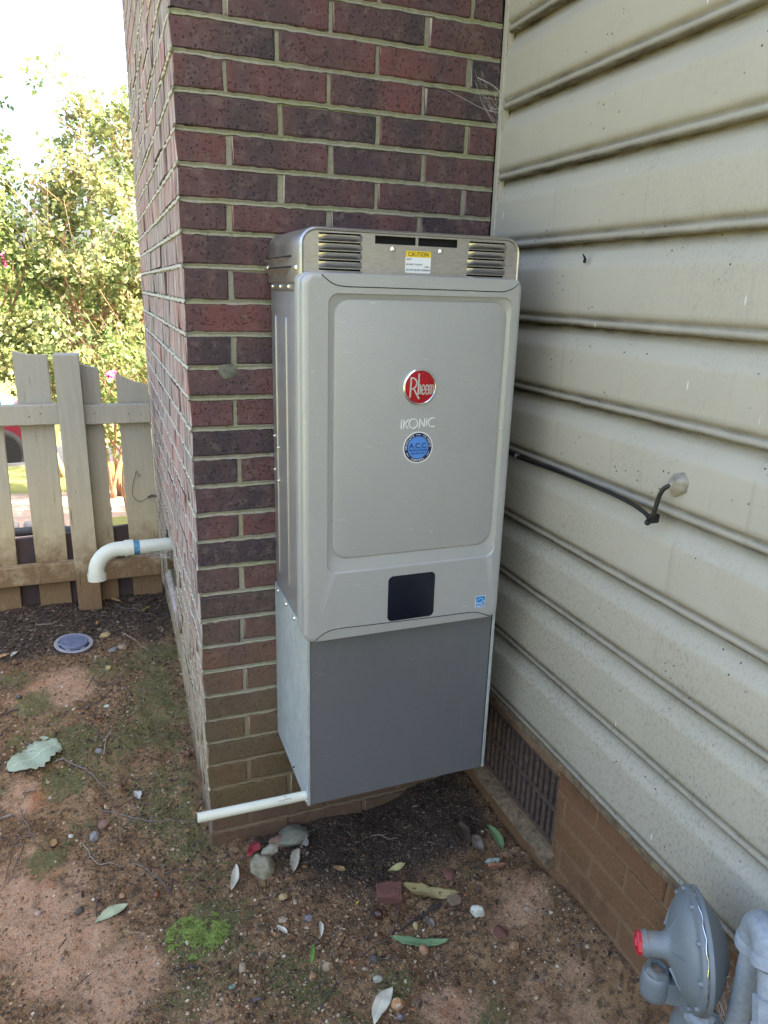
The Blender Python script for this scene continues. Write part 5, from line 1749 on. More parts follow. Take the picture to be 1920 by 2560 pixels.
def rock_mesh(r, hr, seed, sub=3, cuts=7):
    rnd = random.Random(seed)
    bm = bmesh.new()
    bmesh.ops.create_icosphere(bm, subdivisions=sub, radius=1.0)
    planes = []
    for _ in range(cuts):
        n = Vector((rnd.gauss(0, 1), rnd.gauss(0, 1), rnd.gauss(0, .7))).normalized()
        planes.append((n, rnd.uniform(.62, .9)))
    sx, sy = rnd.uniform(.92, 1.05), rnd.uniform(.66, .9)
    of = Vector((rnd.uniform(0, 50), rnd.uniform(0, 50), rnd.uniform(0, 50)))
    for v in bm.verts:
        p = v.co.copy()
        for n, d in planes:
            k = p.dot(n)
            if k > d:
                p -= n * (k - d) * .85
        p *= 1 + .16 * mnoise.noise(p * 1.9 + of) + .09 * mnoise.noise(p * 5 + of) + .04 * mnoise.noise(p * 11 + of)
        v.co = Vector((p.x * sx * r, p.y * sy * r, p.z * hr * r))
    me = bpy.data.meshes.new("stone")
    bm.to_mesh(me)
    bm.free()
    me.polygons.foreach_set("use_smooth", [True] * len(me.polygons))
    me.set_sharp_from_angle(angle=math.radians(32))
    return me
for i, (label, p, w, hr, col) in enumerate(ROCKS):
    r = w / 2 * 1.12
    round_ = col in ('mossrock', 'darkstone', 'purplestone') or 'round' in label or 'oval' in label
    if col == 'block':
        bm = bmesh.new(); bmesh.ops.create_cube(bm, size=1.0)
        for v in bm.verts:
            v.co = Vector((v.co.x * w, v.co.y * w * .8, v.co.z * w * .55)) + Vector((random.uniform(-1, 1), random.uniform(-1, 1), random.uniform(-1, 1))) * .0015
        bmesh.ops.bevel(bm, geom=list(bm.edges), offset=.002, segments=2, affect='EDGES')
        me = bpy.data.meshes.new("stone"); bm.to_mesh(me); bm.free()
        rr = .25 * w
    else:
        me = rock_mesh(r, hr, i + 40, 3, 3 if round_ else 8)
        rr = r * hr * (.08 if col == 'lichen' else .36)
    me.materials.append(M['rock_' + col])
    o = bpy.data.objects.new("stone", me)
    C.objects.link(o)
    back = .0
    px, py = p
    dd = Vector((px + .166, py + 1.644)).normalized()
    o.location = (px + dd.x * r * .15, py + dd.y * r * .15, gh(px, py) + rr)
    if p[1] > -0.03 and p[0] > 0 and p[1] < 0.05:
        o.location.y = -0.045
        o.location.z = gh(px, -0.045) + rr + .012
    o.rotation_euler = (random.uniform(-.15, .15), random.uniform(-.15, .15), {'lichen': .15, 'palerock': .3}.get(col, random.uniform(0, 6.28)))
    tag(o, label, "stone", "stones lying on the soil")

# broken brick
m = MB()
bm = bmesh.new()
bmesh.ops.create_cube(bm, size=1.0)
bmesh.ops.subdivide_edges(bm, edges=list(bm.edges), cuts=3, use_grid_fill=True)
for v in bm.verts:
    q = v.co.copy()
    broken = max(0, (q.x + .1)) if q.x < -.3 else 0
    k = mnoise.noise(q * 3.1 + Vector((3, 1, 7)))
    v.co = Vector((q.x * .062 + (.007 * k if q.x < -.4 else 0), q.y * .040 + .0025 * k, q.z * .036 + (.0045 * k if q.z > .4 else .001 * k)))
bmesh.ops.bevel(bm, geom=[e for e in bm.edges if len(e.link_faces) == 2 and e.calc_face_angle() > .7], offset=.0015, segments=1, affect='EDGES')
me = bpy.data.meshes.new("broken_brick"); bm.to_mesh(me); bm.free()
me.materials.append(M['rock_redstone'])
o = bpy.data.objects.new("broken_brick", me); C.objects.link(o)
o.location = (.388, -.322, gh(.388, -.322) + .013); o.rotation_euler = (.15, -.12, -.35)
tag(o, "broken chunk of dark red brick half buried under the cabinet", "brick")

def acorn(label, p, w, col, seed):
    rnd = random.Random(seed)
    r = w * .42
    ax = Vector((rnd.uniform(-1, 1), rnd.uniform(-1, 1), rnd.uniform(-.2, .3))).normalized()
    c = Vector((p[0], p[1], gh(*p) + r * .7))
    prof = [(-r * 1.05, .0003)] + [(-r * 1.0 + 2.1 * r * t, r * math.sin(PI * (.06 + .9 * t)) ** .62) for t in [k / 8 for k in range(9)]] + [(r * 1.28, .0004)]
    m = MB(); m.lathe(prof, c, ax, 16, False)
    o = m.build("acorn", M[col], loc=c, smooth=True)
    tag(o, label, "acorn", "acorns on the soil")
    if col != 'acorng':
        m = MB(); m.lathe([(-r * 1.12, .0003), (-r * 1.1, r * .5), (-r * .8, r * .92), (-r * .45, r * 1.10), (-r * .40, r * 1.0)], c, ax, 14, False)
        q = m.build("cap", M['acorncap'], o, smooth=True)
for i, row in enumerate(ACORNS):
    acorn(*row, seed=i * 7 + 1)
c = Vector((-.398, .128, gh(-.398, .128) + .004))
m = MB(); m.lathe([(-.004, .001), (-.003, .006), (.002, .0098), (.0085, .0112), (.0095, .0108)], c, (.05, -.45, 1), 20, False)
o = m.build("acorn_cup", M['acorncap'], loc=c, smooth=True)
tag(o, "empty acorn cup lying open side up at the end of a thin root", "acorn cup")
m = MB(); m.lathe([(.0095, .0106), (.005, .0092), (.001, .0050), (.0005, .0002)], c, (.05, -.45, 1), 20, False)
m.build("cup_lining", M['cupinside'], o, smooth=True)

for i, (label, pts, r, col) in enumerate(STICKS):
    rnd = random.Random(i)
    P = [Vector((x, y, 0)) for x, y in pts]
    for p in P:
        if p.y > -.012 and p.x > 0 and p.x < .72:
            p.y = -.034 if 'root' in label else -.012
    sm = curve_pts(P, 5)
    rr = min(r * .8, .0055)
    path, R = [], []
    n = len(sm)
    for k, p in enumerate(sm):
        t = k / (n - 1)
        z = gh(p.x, p.y) + rr * (1.0 if 'root' in label else .7) + .003 * math.sin(PI * t)
        path.append((p.x + rnd.uniform(-1, 1) * rr * .22, p.y + rnd.uniform(-1, 1) * rr * .22, z + rnd.uniform(-1, 1) * rr * .2))
        R.append(rr * (1.1 - .6 * t if 'root' in col or len(pts) > 3 else 1.0 - .25 * t) * rnd.uniform(.85, 1.18))
    m = MB(); m.tube(path, R, 7)
    # side spurs
    for q in range(2 if len(pts) > 4 else 1):
        k = rnd.randrange(n // 4, n - 2)
        a = Vector(path[k])
        d = (Vector(path[k + 1]) - a).normalized()
        sd = Vector((-d.y, d.x, 0)) * rnd.choice((-1, 1))
        e = a + (d * .7 + sd).normalized() * rnd.uniform(.008, .028)
        e.z = gh(e.x, e.y) + rr
        if e.y > -.01 and e.x > 0:
            continue
        m.tube([a, (a + e) / 2 + Vector((0, 0, .002)), e], [R[k] * .6, R[k] * .5, R[k] * .3], 5)
    mid = Vector(path[n // 2])
    root = 'root' in label
    tag(m.build("root" if root else "twig", M['twig_' + col], loc=mid, smooth=True), label, "root" if root else "twig", "roots on the soil" if root else "twigs on the soil")

# drain cover
dr = thing("drain_cover", (-.357, .996, gh(-.357, .996)), "round grey pop-up drain cover lying tilted in the soil near the fence", "drain cover")
dz = gh(-.357, .996) + .018
dax = Vector((.10, -.10, 1)).normalized()
dc = Vector((-.357, .996, dz))
m = MB(); m.lathe([(-.012, .050), (-.002, .066), (.001, .0672), (.003, .066), (.0035, .056), (.0010, .0535)], dc, dax, 48, False); m.build("flange", M['plastic_grey'], dr, auto=35)
m = MB(); m.lathe([(.0008, .0545), (.0008, .010)], dc, dax, 40, False); m.build("gap", M['black'], dr)
m = MB(); m.lathe([(.001, .0480), (.008, .0480), (.0105, .0465), (.0115, .0440), (.0105, .0425), (.0110, .020), (.0112, .0003)], dc, dax, 48, False); m.build("pop_up_lid", M['plastic_blue'], dr, auto=35)
a1 = dax.orthogonal().normalized(); a2 = dax.cross(a1)
for k in range(6):
    a = 2 * PI * k / 6 + .4
    p = dc + (a1 * math.cos(a) + a2 * math.sin(a)) * .0505 + dax * .0025
    t = (a2 * math.cos(a) - a1 * math.sin(a))
    m = MB(); m.tube([p - t * .008, p + t * .008], .0022, 6); m.build("clip", M['plastic_grey'], dr)

# scattered bits nobody could count
def in_yard(x, y):
    return ~(((x > -.004) & (y > -.006)) | (x > .735)) & (y < 1.40)
def batch(name, mat, protos, pos, scale, rot, tint, which, label):
    """join many small copies into one mesh; protos: list of (verts, tris)"""
    V, F, T = [], [], []
    o = 0
    for k, (pv, pf) in enumerate(protos):
        sel = np.where(which == k)[0]
        if not len(sel):
            continue
        v = pv[None] * scale[sel][:, None, :]
        v = np.einsum('nij,nvj->nvi', rot[sel], v) + pos[sel][:, None, :]
        nv = pv.shape[0]
        V.append(v.reshape(-1, 3))
        F.append((pf[None] + (o + np.arange(len(sel)) * nv)[:, None, None]).reshape(-1, 3))
        T.append(np.repeat(tint[sel], nv, 0))
        o += nv * len(sel)
    V, F, T = np.concatenate(V), np.concatenate(F), np.concatenate(T)
    me = bpy.data.meshes.new(name)
    me.vertices.add(len(V)); me.vertices.foreach_set("co", V.ravel())
    me.loops.add(F.size); me.loops.foreach_set("vertex_index", F.ravel().astype(np.int32))
    me.polygons.add(len(F)); me.polygons.foreach_set("loop_start", np.arange(0, F.size, 3)); me.polygons.foreach_set("loop_total", np.full(len(F), 3))
    me.update(); me.validate()
    at = me.color_attributes.new("tint", 'FLOAT_COLOR', 'POINT')
    at.data.foreach_set("color", np.concatenate([T, np.ones((len(T), 1))], 1).ravel())
    me.materials.append(mat)
    ob = bpy.data.objects.new(name, me)
    C.objects.link(ob)
    if label:
        tag(ob, label, None, None, 'stuff')
    return ob
def rots(n, tilt=1.0):
    a = rng.uniform(0, 2 * PI, n); t = rng.normal(0, .5, n) * tilt; r = rng.normal(0, .5, n) * tilt
    ca, sa, ct, st, cr, sr = np.cos(a), np.sin(a), np.cos(t), np.sin(t), np.cos(r), np.sin(r)
    Z = np.zeros(n); O = np.ones(n)
    Rz = np.stack([ca, -sa, Z, sa, ca, Z, Z, Z, O], 1).reshape(n, 3, 3)
    Rx = np.stack([O, Z, Z, Z, ct, -st, Z, st, ct], 1).reshape(n, 3, 3)
    Ry = np.stack([cr, Z, sr, Z, O, Z, -sr, Z, cr], 1).reshape(n, 3, 3)
    return Rz @ Rx @ Ry
def pebble_protos(sub, n):
    out = []
    for k in range(n):
        bm = bmesh.new(); bmesh.ops.create_icosphere(bm, subdivisions=sub, radius=1.0)
        v = np.array([p.co[:] for p in bm.verts])
        bm.verts.index_update()
        f = np.array([[q.index for q in fc.verts] for fc in bm.faces])
        bm.free()
        v = v * (1 + rng.uniform(-.22, .18, (len(v), 1)))
        for _ in range(4):
            nn = rng.normal(size=3); nn /= np.linalg.norm(nn); d = rng.uniform(.5, .85)
            k_ = v @ nn
            v = v - np.clip(k_ - d, 0, None)[:, None] * nn
        out.append((v, f))
    return out
def scatter_xy(n, dens, box):
    xs, ys = [], []
    got = 0
    while got < n:
        x = rng.uniform(box[0], box[1], n * 2); y = rng.uniform(box[2], box[3], n * 2)
        k = in_yard(x, y) & (rng.uniform(0, 1, n * 2) < dens(x, y))
        xs.append(x[k]); ys.append(y[k]); got += k.sum()
    return np.concatenate(xs)[:n], np.concatenate(ys)[:n]
def gravel_density(x, y):
    d = .42 + .9 * np.exp(-(((x - .25) / .22) ** 2 + ((y + .47) / .16) ** 2)) + .45 * np.exp(-(((x + .0) / .3) ** 2 + ((y + .5) / .25) ** 2)) + .5 * np.exp(-(((x + .33) / .16) ** 2 + ((y - .62) / .14) ** 2))
    d = d + .35 * np.clip(fbm(x, y, 21, 3, 7.0), 0, 1) * 1.4
    return np.clip(d * (1 - .35 * blobs(x, y, CLAY)) * (1 - .35 * np.clip(blobs(x, y, HUMUS), 0, 1)) * (1 - .6 * blobs(x, y, MOSS)), 0, 1)
PAL = np.array([(.20, .13, .085), (.27, .18, .12), (.34, .25, .17), (.15, .10, .075), (.33, .19, .10), (.11, .085, .07), (.42, .35, .27), (.22, .17, .14), (.30, .14, .075), (.55, .50, .44), (.17, .15, .145)])
PW = np.array([.14, .17, .18, .10, .07, .06, .12, .07, .04, .04, .04]); PW = PW / PW.sum()
def gravel(n, sub, rlo, rhi, name, label):
    x, y = scatter_xy(n, gravel_density, (-.66, .735, -.75, 1.40))
    r = rlo + (rhi - rlo) * rng.beta(1.1, 4.5, n)
    sc = np.stack([r * rng.uniform(.85, 1.35, n), r * rng.uniform(.75, 1.1, n), r * rng.uniform(.45, .8, n)], 1)
    pos = np.stack([x, y, gz_full(x, y) + r * .05], 1)
    t = PAL[rng.choice(len(PAL), n, p=PW)] * rng.uniform(.7, 1.15, (n, 1)) * np.array([1.0, .93, .80])
    # pebbles in the dark humus carry its film
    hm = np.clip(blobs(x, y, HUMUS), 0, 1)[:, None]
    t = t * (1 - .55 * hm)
    return batch(name, M['pebbles'], pebble_protos(sub, 8), pos, sc, rots(n, .5), t, rng.integers(0, 8, n), label)
gravel(26000, 1, .0008, .0042, "grit", "fine grit and tiny pebbles strewn over the soil")
gravel(4600, 2, .0024, .0088, "gravel", "small mixed pebbles strewn over the soil")

# loose clods of the same soil
n = 9000
x, y = scatter_xy(n, lambda x, y: np.clip(.35 + .6 * fbm(x, y, 55, 3, 9.0), .04, 1) * (1 - .97 * np.clip(blobs(x, y, CLAY) * 1.8, 0, 1)), (-.68, .735, -.75, 1.40))
r = .0016 + .0060 * rng.beta(1.0, 4.2, n)
SP = np.array([(.065, .044, .028), (.10, .066, .040), (.16, .105, .062), (.045, .032, .022), (.24, .155, .095)])
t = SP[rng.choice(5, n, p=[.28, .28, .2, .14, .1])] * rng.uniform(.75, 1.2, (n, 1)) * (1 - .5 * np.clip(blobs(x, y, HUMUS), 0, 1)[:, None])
batch("soil_clods", M['pebbles'], pebble_protos(1, 10), np.stack([x, y, gz_full(x, y) + r * .15], 1), np.stack([r * 1.2, r, r * .75], 1), rots(n, .8), t, rng.integers(0, 10, n), "loose dark crumbs of soil lying on the ground")

# twig crumbs and leaf crumbs
n = 3000
def litter_density(x, y):
    return np.clip((.16 + .3 * np.clip(fbm(x, y, 33, 3, 6.0), 0, 1)) * (1 - .75 * np.clip(1.5 * blobs(x, y, CLAY), 0, 1)) + 1.0 * npstep((y - .85) / .35) + .4 * np.clip(blobs(x, y, HUMUS), 0, 1), 0, 1)
x, y = scatter_xy(n, litter_density, (-.70, .735, -.75, 1.40))
tw = np.array([(-1, -.5, -.5), (-1, .5, -.5), (-1, 0, .6), (1, -.5, -.5), (1, .5, -.5), (1, 0, .6), (.1, -.3, -.5 + .8), (.1, .8, -.5 + .5), (.1, .2, .6 + .9)], float)
tf = np.array([(0, 1, 7), (0, 7, 6), (1, 2, 8), (1, 8, 7), (2, 0, 6), (2, 6, 8), (6, 7, 4), (6, 4, 3), (7, 8, 5), (7, 5, 4), (8, 6, 3), (8, 3, 5)])
L_ = .003 + .026 * rng.beta(1.0, 4.0, n); w_ = rng.uniform(.0005, .0013, n) * (1 + L_ * 18)
sc = np.stack([L_, w_, w_], 1)
pos = np.stack([x, y, gz_full(x, y) + w_ * .8 + .0008], 1)
TP = np.array([(.10, .072, .055), (.055, .042, .035), (.20, .16, .13), (.15, .10, .07), (.28, .23, .18)])
t = TP[rng.choice(5, n, p=[.3, .3, .15, .15, .1])] * rng.uniform(.7, 1.2, (n, 1))
batch("twig_crumbs", M['litter'], [(tw, tf)], pos, sc, rots(n, .12), t, np.zeros(n, int), "short bits of twig and bark scattered on the soil")
n = 2300
x, y = scatter_xy(n, lambda x, y: np.clip(litter_density(x, y) - .08, 0, 1), (-.70, .735, -.75, 1.40))
lf = np.array([(-1, 0, 0), (-.4, .5, .22), (.4, .45, .18), (1, 0, .1), (.4, -.5, .25), (-.4, -.45, .2), (0, 0, 0)], float)
ff = np.array([(0, 6, 1), (1, 6, 2), (2, 6, 3), (3, 6, 4), (4, 6, 5), (5, 6, 0)])
r = .0025 + .012 * rng.beta(1.1, 3.6, n) * (1 + .7 * (y > .95))
sc = np.stack([r, r * rng.uniform(.5, .9, n), r * rng.uniform(.4, 1.2, n)], 1)
pos = np.stack([x, y, gz_full(x, y) + .0012], 1)
LP = np.array([(.075, .050, .036), (.12, .085, .06), (.045, .034, .028), (.19, .14, .10), (.26, .20, .14)])
t = LP[rng.choice(5, n, p=[.32, .25, .23, .13, .07])] * rng.uniform(.7, 1.2, (n, 1))
batch("leaf_litter", M['litter'], [(lf, ff)], pos, sc, rots(n, .5), t, np.zeros(n, int), "crumbled brown leaf litter on the soil, thick along the fence")

# moss: short blades in cushions
pos, sc, tt = [], [], []
for i, (bx, by, br, k) in enumerate(MOSS):
    bright = br == .075 and k == 1.0
    nb = int((17000 if bright else 130000 * br * br * k ** 1.5 * 1.5))
    a = rng.uniform(0, 2 * PI, nb); rad = br * (.95 if bright else 1.1) * np.sqrt(rng.uniform(0, 1, nb))
    px_, py_ = bx + rad * np.cos(a) * 1.05, by + rad * np.sin(a) * .85
    clump = fbm(px_, py_, 40 + i, 3, 45.0)
    ok = in_yard(px_, py_) & (clump + (.5 * fbm(px_, py_, 90 + i, 2, 130.0) if bright else 0) > (-.75 if bright else -.18) + .95 * (rad / br) ** 2.2 - .1)
    px_, py_, clump = px_[ok], py_[ok], clump[ok]
    m_ = len(px_)
    h = rng.uniform(.0022, .0048, m_) * (.85 if bright else .75) * (1 + .3 * clump)
    mound = (.006 if bright else .002) * np.clip(1 - (((px_ - bx) ** 2 + (py_ - by) ** 2) / br ** 2), 0, 1) * (1 + clump)
    pos.append(np.stack([px_, py_, gz_full(px_, py_) + mound], 1))
    sc.append(np.stack([h * .36, h * .36, h], 1))
    c = np.array((.480, .620, .190)) if bright else np.array((.135, .150, .050)) * (1 + .5 * (k - .5))
    tt.append(c[None] * rng.uniform(.55, 1.35, (m_, 1)) * np.array([1, 1, 1])[None] + rng.uniform(0, .04, (m_, 1)) * np.array([1, .7, 0]))
pos, sc, tt = np.concatenate(pos), np.concatenate(sc), np.concatenate(tt)
bl = np.array([(-.5, 0, -.1), (.5, 0, -.1), (0, .35, 1.0), (0, -.45, .55)], float)
bf = np.array([(0, 1, 2), (0, 3, 1)])
n = len(pos)
batch("moss", M['moss'], [(bl, bf)], pos, sc, rots(n, .9), np.clip(tt, 0, 1), np.zeros(n, int), "green moss growing in cushions on the bare soil")

# ------------------------------------------------------------------ beyond the fence
def foliage(name, parent, vols, per, lsize, pal, up=.35):
    """leaf sprays spread through ellipsoid volumes; one mesh of many small folded leaves"""
    P, D, T, S = [], [], [], []
    for (cx, cy, cz, rx, ry, rz, ns) in vols:
        d = rng.normal(size=(ns, 3)); d /= np.linalg.norm(d, axis=1)[:, None]
        rad = rng.uniform(.25, 1.0, ns) ** .5
        c = np.array((cx, cy, cz)) + d * rad[:, None] * np.array((rx, ry, rz))
        gapn = fbm(c[:, 0] + c[:, 1] * .7, c[:, 2], 77, 3, 2.6)
        keep = gapn > -.22
        c, d = c[keep], d[keep]
        ns2 = len(c)
        dirs = d * .8 + rng.normal(size=(ns2, 3)) * .5 + np.array((0, 0, up)); dirs /= np.linalg.norm(dirs, axis=1)[:, None]
        L = rng.uniform(.12, .34, ns2)
        base_t = pal[rng.integers(0, len(pal), ns2)]
        for k in range(per):
            t = k / per
            side = rng.normal(size=(ns2, 3)); side -= (side * dirs).sum(1)[:, None] * dirs; side /= np.linalg.norm(side, axis=1)[:, None]
            P.append(c + dirs * (L * t)[:, None] + side * .012)
            q = side + dirs * .5 + np.array((0, 0, -.15)); q /= np.linalg.norm(q, axis=1)[:, None]
            D.append(q)
            T.append(base_t * rng.uniform(.7, 1.3, (ns2, 1)))
            S.append(lsize * rng.uniform(.6, 1.2, ns2))
    P, D, T, S = np.concatenate(P), np.concatenate(D), np.concatenate(T), np.concatenate(S)
    n = len(P)
    w = np.cross(D, rng.normal(size=(n, 3))); w /= np.linalg.norm(w, axis=1)[:, None]
    nr = np.cross(D, w)
    R = np.stack([D, w, nr], 2)
    pv = np.array([(0, 0, 0), (.45, .30, .08), (1, 0, -.05), (.45, -.30, .08)], float)
    pf = np.array([(0, 1, 2), (0, 2, 3)])
    ob = batch(name, M['foliage'], [(pv, pf)], P, np.repeat(S[:, None], 3, 1), R, np.clip(T, 0, 1), np.zeros(n, int), None)
    if parent:
        ob.parent = parent
        ob.matrix_parent_inverse = Matrix.Translation(-Vector(parent.location))
    return ob
def stems(name, parent, base, tops, r0, seed, mat='bark'):
    rnd = random.Random(seed)
    m = MB()
    for tp in tops:
        b = Vector(base) + Vector((rnd.uniform(-.12, .12), rnd.uniform(-.12, .12), -.05))
        t = Vector(tp)
        mids = [b + (t - b) * f + Vector((rnd.uniform(-1, 1), rnd.uniform(-1, 1), 0)) * .09 * (1 + f) for f in (.3, .6, .85)]
        path = curve_pts([b] + mids + [t], 4)
        R = [r0 * (1 - .85 * i / (len(path) - 1)) for i in range(len(path))]
        m.tube(path, R, 6)
        for q in range(7):
            k = rnd.randrange(len(path) // 3, len(path) - 1)
            a = path[k]
            e = a + Vector((rnd.uniform(-.5, .5), rnd.uniform(-.5, .5), rnd.uniform(.15, .6)))
            m.tube([a, (a + e) / 2 + Vector((0, 0, -.03)), e], [R[k] * .55, R[k] * .4, .002], 5)
    return m.build(name, M[mat], parent, smooth=True)
PALA = np.array([(.30, .35, .12), (.38, .40, .14), (.20, .25, .09), (.35, .40, .17), (.42, .40, .17), (.14, .18, .07), (.36, .30, .17)])
PALB = np.array([(.16, .22, .06), (.11, .16, .045), (.21, .27, .08), (.28, .30, .10)])
PALC = np.array([(.24, .33, .09), (.31, .38, .11), (.16, .23, .065), (.34, .36, .12)])

def gzv(x, y):
    return float(gz_base(np.array([x]), np.array([y]))[0])
t1 = thing("crape_myrtle", (-.12, 5.6, gzv(-.12, 5.6)), "tall bushy crape myrtle with many thin brown stems, highest against the sky", "shrub", "shrubs beyond the fence")
stems("trunk", t1, (-.12, 5.6, gzv(-.12, 5.6)), [(-.42, 6.0, 3.1), (-.2, 5.9, 2.9), (.05, 5.7, 2.7), (.3, 5.6, 2.2), (-.5, 5.5, 2.2), (.15, 5.4, 1.9), (-.05, 5.9, 2.5), (-.3, 5.3, 1.7), (.42, 5.8, 2.4)], .020, 4)
foliage("crown", t1, [(-.10, 5.7, .95, .75, .7, .75, 760), (-.08, 5.75, 1.75, .62, .6, .62, 560), (-.12, 5.9, 2.45, .44, .4, .46, 250), (-.42, 6.05, 3.05, .15, .15, .42, 60), (.02, 5.8, 2.85, .28, .25, .24, 60), (.42, 5.5, 1.2, .5, .5, .8, 380), (-.45, 5.6, .85, .5, .4, .36, 240)], 13, .066, PALA)
t2 = thing("crape_myrtle", (-1.85, 6.4, gzv(-1.85, 6.4)), "darker crape myrtle with a few pink blossoms at the left edge behind the fence", "shrub", "shrubs beyond the fence")
stems("trunk", t2, (-1.85, 6.4, gzv(-1.85, 6.4)), [(-1.0, 6.2, 2.8), (-1.3, 6.2, 2.9), (-.75, 6.0, 2.0), (-1.5, 6.0, 2.2), (-.95, 5.8, 1.6)], .03, 9)
foliage("crown", t2, [(-1.15, 6.1, 2.2, .42, .5, .62, 300), (-1.05, 6.0, 1.35, .62, .6, .6, 380), (-.62, 5.9, 1.75, .30, .3, .40, 110), (-1.35, 6.3, .95, .6, .5, .42, 240), (-1.0, 6.2, 2.85, .12, .2, .28, 26), (-.78, 6.0, 2.35, .22, .06, .10, 16)], 12, .060, PALB)
m = MB()
for (x, y, z) in ((-1.0, 5.72, 2.02), (-.99, 5.72, 1.94), (-1.02, 5.7, 1.80), (-.92, 5.75, 1.62)):
    for k in range(22):
        c_ = Vector((x + rng.normal() * .018, y + rng.normal() * .02, z + rng.normal() * .028))
        q = Vector(rng.normal(size=3)).normalized() * .013
        p_ = q.orthogonal()
        m.add([c_ - q, c_ + p_, c_ + q, c_ - p_], [(0, 1, 2), (0, 2, 3)])
m.build("blossom", M['pink'], t2)
t3 = thing("rose_bush", (-.05, 4.15, gzv(-.05, 4.15)), "low leafy bush with one pink bloom just behind the fence", "bush", "shrubs beyond the fence")
stems("trunk", t3, (-.02, 4.2, gzv(-.02, 4.2)), [(-.12, 4.2, .9), (.1, 4.2, 1.0), (.0, 4.1, .8), (.22, 4.3, .9)], .012, 12)
foliage("crown", t3, [(.05, 4.3, .72, .34, .3, .32, 190), (-.22, 4.3, .50, .16, .2, .24, 60)], 9, .055, PALC)
m = MB()
for k in range(26):
    c_ = Vector((-.135 + rng.normal() * .012, 3.98 + rng.normal() * .012, .815 + rng.normal() * .012))
    q = Vector(rng.normal(size=3)).normalized() * .018
    p_ = q.orthogonal()
    m.add([c_ - q, c_ + p_, c_ + q, c_ - p_], [(0, 1, 2), (0, 2, 3)])
m.build("bloom", M['pink'], t3)
t4 = thing("leafy_shrub", (-.65, 8.2, gzv(-.65, 8.2)), "wide yellow-green shrub further back between the two crape myrtles", "shrub", "shrubs beyond the fence")
stems("trunk", t4, (-.65, 8.2, gzv(-.65, 8.2)), [(-.9, 8.2, 1.6), (-.4, 8.2, 1.7), (-1.4, 8.3, 1.4)], .05, 15)
foliage("crown", t4, [(-.6, 8.3, 1.05, 1.2, .8, .75, 600), (-1.8, 8.6, 1.0, .8, .7, .6, 260), (.5, 8.4, .9, 1.0, .8, 1.1, 420), (-.3, 8.3, 1.7, .6, .5, .6, 150)], 11, .075, PALC)
for i, (x, y, h, r) in enumerate(((-9, 30, 4.2, 3.2), (-4.5, 33, 4.6, 3.4), (-.5, 31, 4.0, 3.0), (3.5, 34, 4.6, 3.5), (-14, 34, 4.6, 3.6))):
    tr = thing("distant_tree", (x, y, -2.2), "distant tree across the road, seen only through gaps in the shrubs", "tree", "trees across the road")
    stems("trunk", tr, (x, y, -2.3), [(x + .4, y, h - 3.2), (x - .5, y, h - 3.4)], .16, 30 + i)
    foliage("crown", tr, [(x, y, h - 3.4, r, r * .7, 1.5, 260)], 8, .34, PALB)

# grey garden stones, black drain pipe
for i, (x, y, r) in enumerate(((.03, 4.55, .10), (.14, 4.75, .12), (-.02, 4.9, .09), (.10, 4.32, .08), (-.03, 4.72, .07), (.22, 4.5, .10), (-.34, 3.75, .055), (-.30, 3.95, .06), (-.36, 4.15, .06), (-.31, 3.6, .05), (-.86, 3.6, .09), (-.74, 3.66, .07), (-.25, 4.4, .06))):
    me = rock_mesh(r, .6, 300 + i, 2, 8)
    me.materials.append(M['rock_greyrock'])
    o = bpy.data.objects.new("garden_stone", me)
    C.objects.link(o)
    o.location = (x, y, gzv(x, y) + r * .25)
    o.rotation_euler = (0, 0, random.uniform(0, 6))
    tag(o, "grey garden stone seen through the fence gap " + ("next to the brick wall" if x > -.2 else ("left of the post" if x > -.5 else "at the left edge near the black hose")), "stone", "grey garden stones " + ("through the gap by the wall" if x > -.2 else ("through the gap left of the post" if x > -.5 else "by the hose")))
m = MB()
pp = [(-.95, 3.42), (-.72, 3.40), (-.55, 3.34), (-.42, 3.24), (-.30, 3.05)]
pth = curve_pts([Vector((x, y, gzv(x, y) + .025)) for x, y in pp], 8)
m.tube(pth, [.028 + .002 * (k % 2) for k in range(len(pth))], 12)
tag(m.build("drain_hose", M['blackpipe'], loc=pth[0]), "black drain hose lying on the straw beyond the fence", "hose")

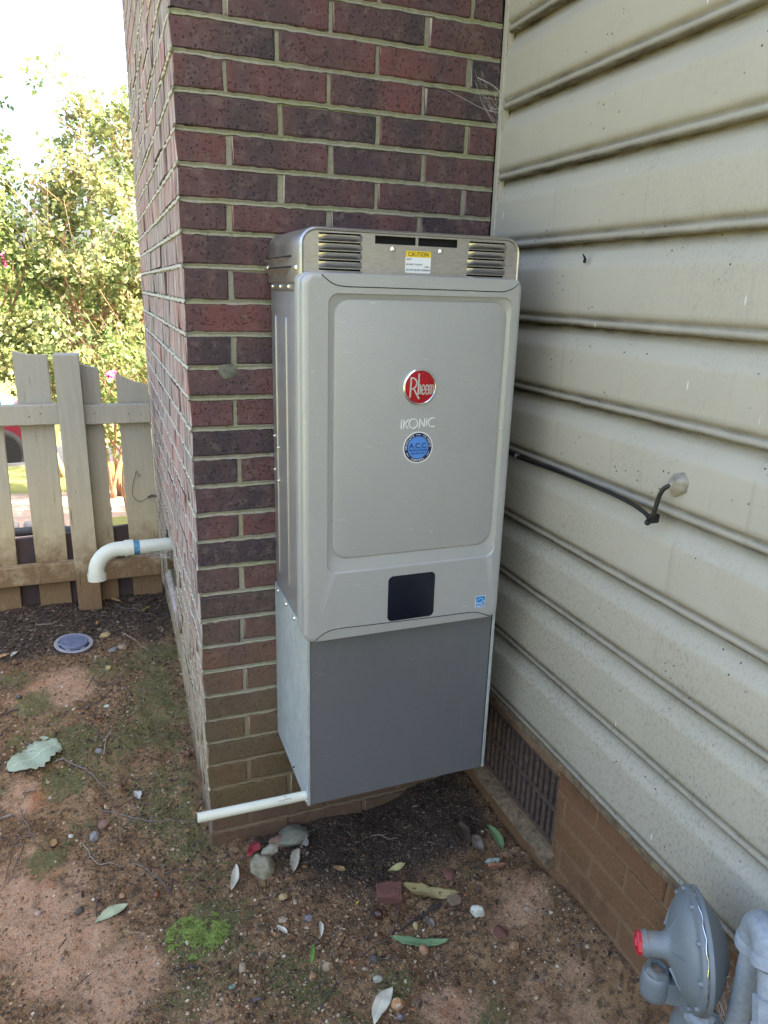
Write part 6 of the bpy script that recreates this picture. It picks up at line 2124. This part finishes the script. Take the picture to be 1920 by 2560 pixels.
# red car parked at the kerb
CX, CY = -1.06, 12.4
CZ = gzv(CX, CY)
car = thing("parked_car", (CX - 2.2, CY, CZ), "dark red car parked at the roadside, glimpsed between the fence pickets", "car")
low = [(0, .42), (-.02, .62), (-.10, .76), (-.55, .90), (-.70, .94), (-3.65, .98), (-4.3, .95), (-4.42, .80), (-4.42, .38), (-4.30, .24), (-.15, .22)]
def shell(prof, y0, y1, ins):
    cx = sum(p[0] for p in prof) / len(prof); cz = sum(p[1] for p in prof) / len(prof)
    f = lambda s, y: [(CX + cx + (p[0] - cx) * s, y, CZ + cz + (p[1] - cz) * s) for p in prof]
    return [f(.96, y0), f(1, y0 + ins), f(1, y1 - ins), f(.96, y1)]
m = MB(); m.loft(shell(low, CY - .88, CY + .88, .08), True, True, True)
m.build("body", M['carred'], car, auto=30)
m = MB()
cab = [(-.66, .93), (-1.45, 1.40), (-1.65, 1.47), (-3.0, 1.44), (-3.4, 1.36), (-4.0, .96)]
A = [(CX + x, CY - .80 + (z - .93) * .30, CZ + z) for x, z in cab]
m.loft([A, [(p[0], 2 * CY - p[1], p[2]) for p in A]], True, True, True)
m.build("cabin", M['carred'], car, auto=30)
wgl = [(-.76, .96), (-1.48, 1.37), (-2.45, 1.38), (-2.45, .97)]
m = MB(); m.loft([[(CX + x, CY - .806 + (z - .93) * .30, CZ + z) for x, z in wgl], [(CX + x, CY - .78 + (z - .93) * .30, CZ + z) for x, z in wgl]], True, True, True); m.build("window", M['carglass'], car)
wgl = [(-2.53, .97), (-2.53, 1.36), (-3.05, 1.37), (-3.75, 1.0)]
m = MB(); m.loft([[(CX + x, CY - .806 + (z - .93) * .30, CZ + z) for x, z in wgl], [(CX + x, CY - .78 + (z - .93) * .30, CZ + z) for x, z in wgl]], True, True, True); m.build("window", M['carglass'], car)
m = MB()
m.add([(CX - .685, CY - .70, CZ + .965), (CX - .685, CY + .70, CZ + .965), (CX - 1.425, CY + .60, CZ + 1.400), (CX - 1.425, CY - .60, CZ + 1.400)], [(0, 1, 2, 3)])
m.build("windscreen", M['carglass'], car)
for wx in (-.84, -3.5):
    for sy in (-1, 1):
        c_ = (CX + wx, CY + sy * .80, CZ + .33)
        m = MB(); m.lathe([(-.10, .24), (-.10, .31), (-.06, .335), (.09, .335), (.115, .31), (.115, .22)], c_, (0, sy, 0), 28); w_ = m.build("wheel", M['tyre'], car, auto=40)
        m = MB(); m.lathe([(.09, .225), (.112, .215), (.10, .10), (.118, .03), (.118, .002)], c_, (0, sy, 0), 20); m.build("rim", M['alloy'], w_, auto=40)
        m = MB(); m.lathe([(.0, .385), (.085, .385), (.085, .34)], c_, (0, sy, 0), 28); m.build("wheel_arch", M['black'], car)
for sy in (-.62, .62):
    m = MB(); m.box(CX - .16, CX - .005, CY + sy - .14, CY + sy + .14, CZ + .58, CZ + .70, .03); m.build("headlight", M['alloy'], car)
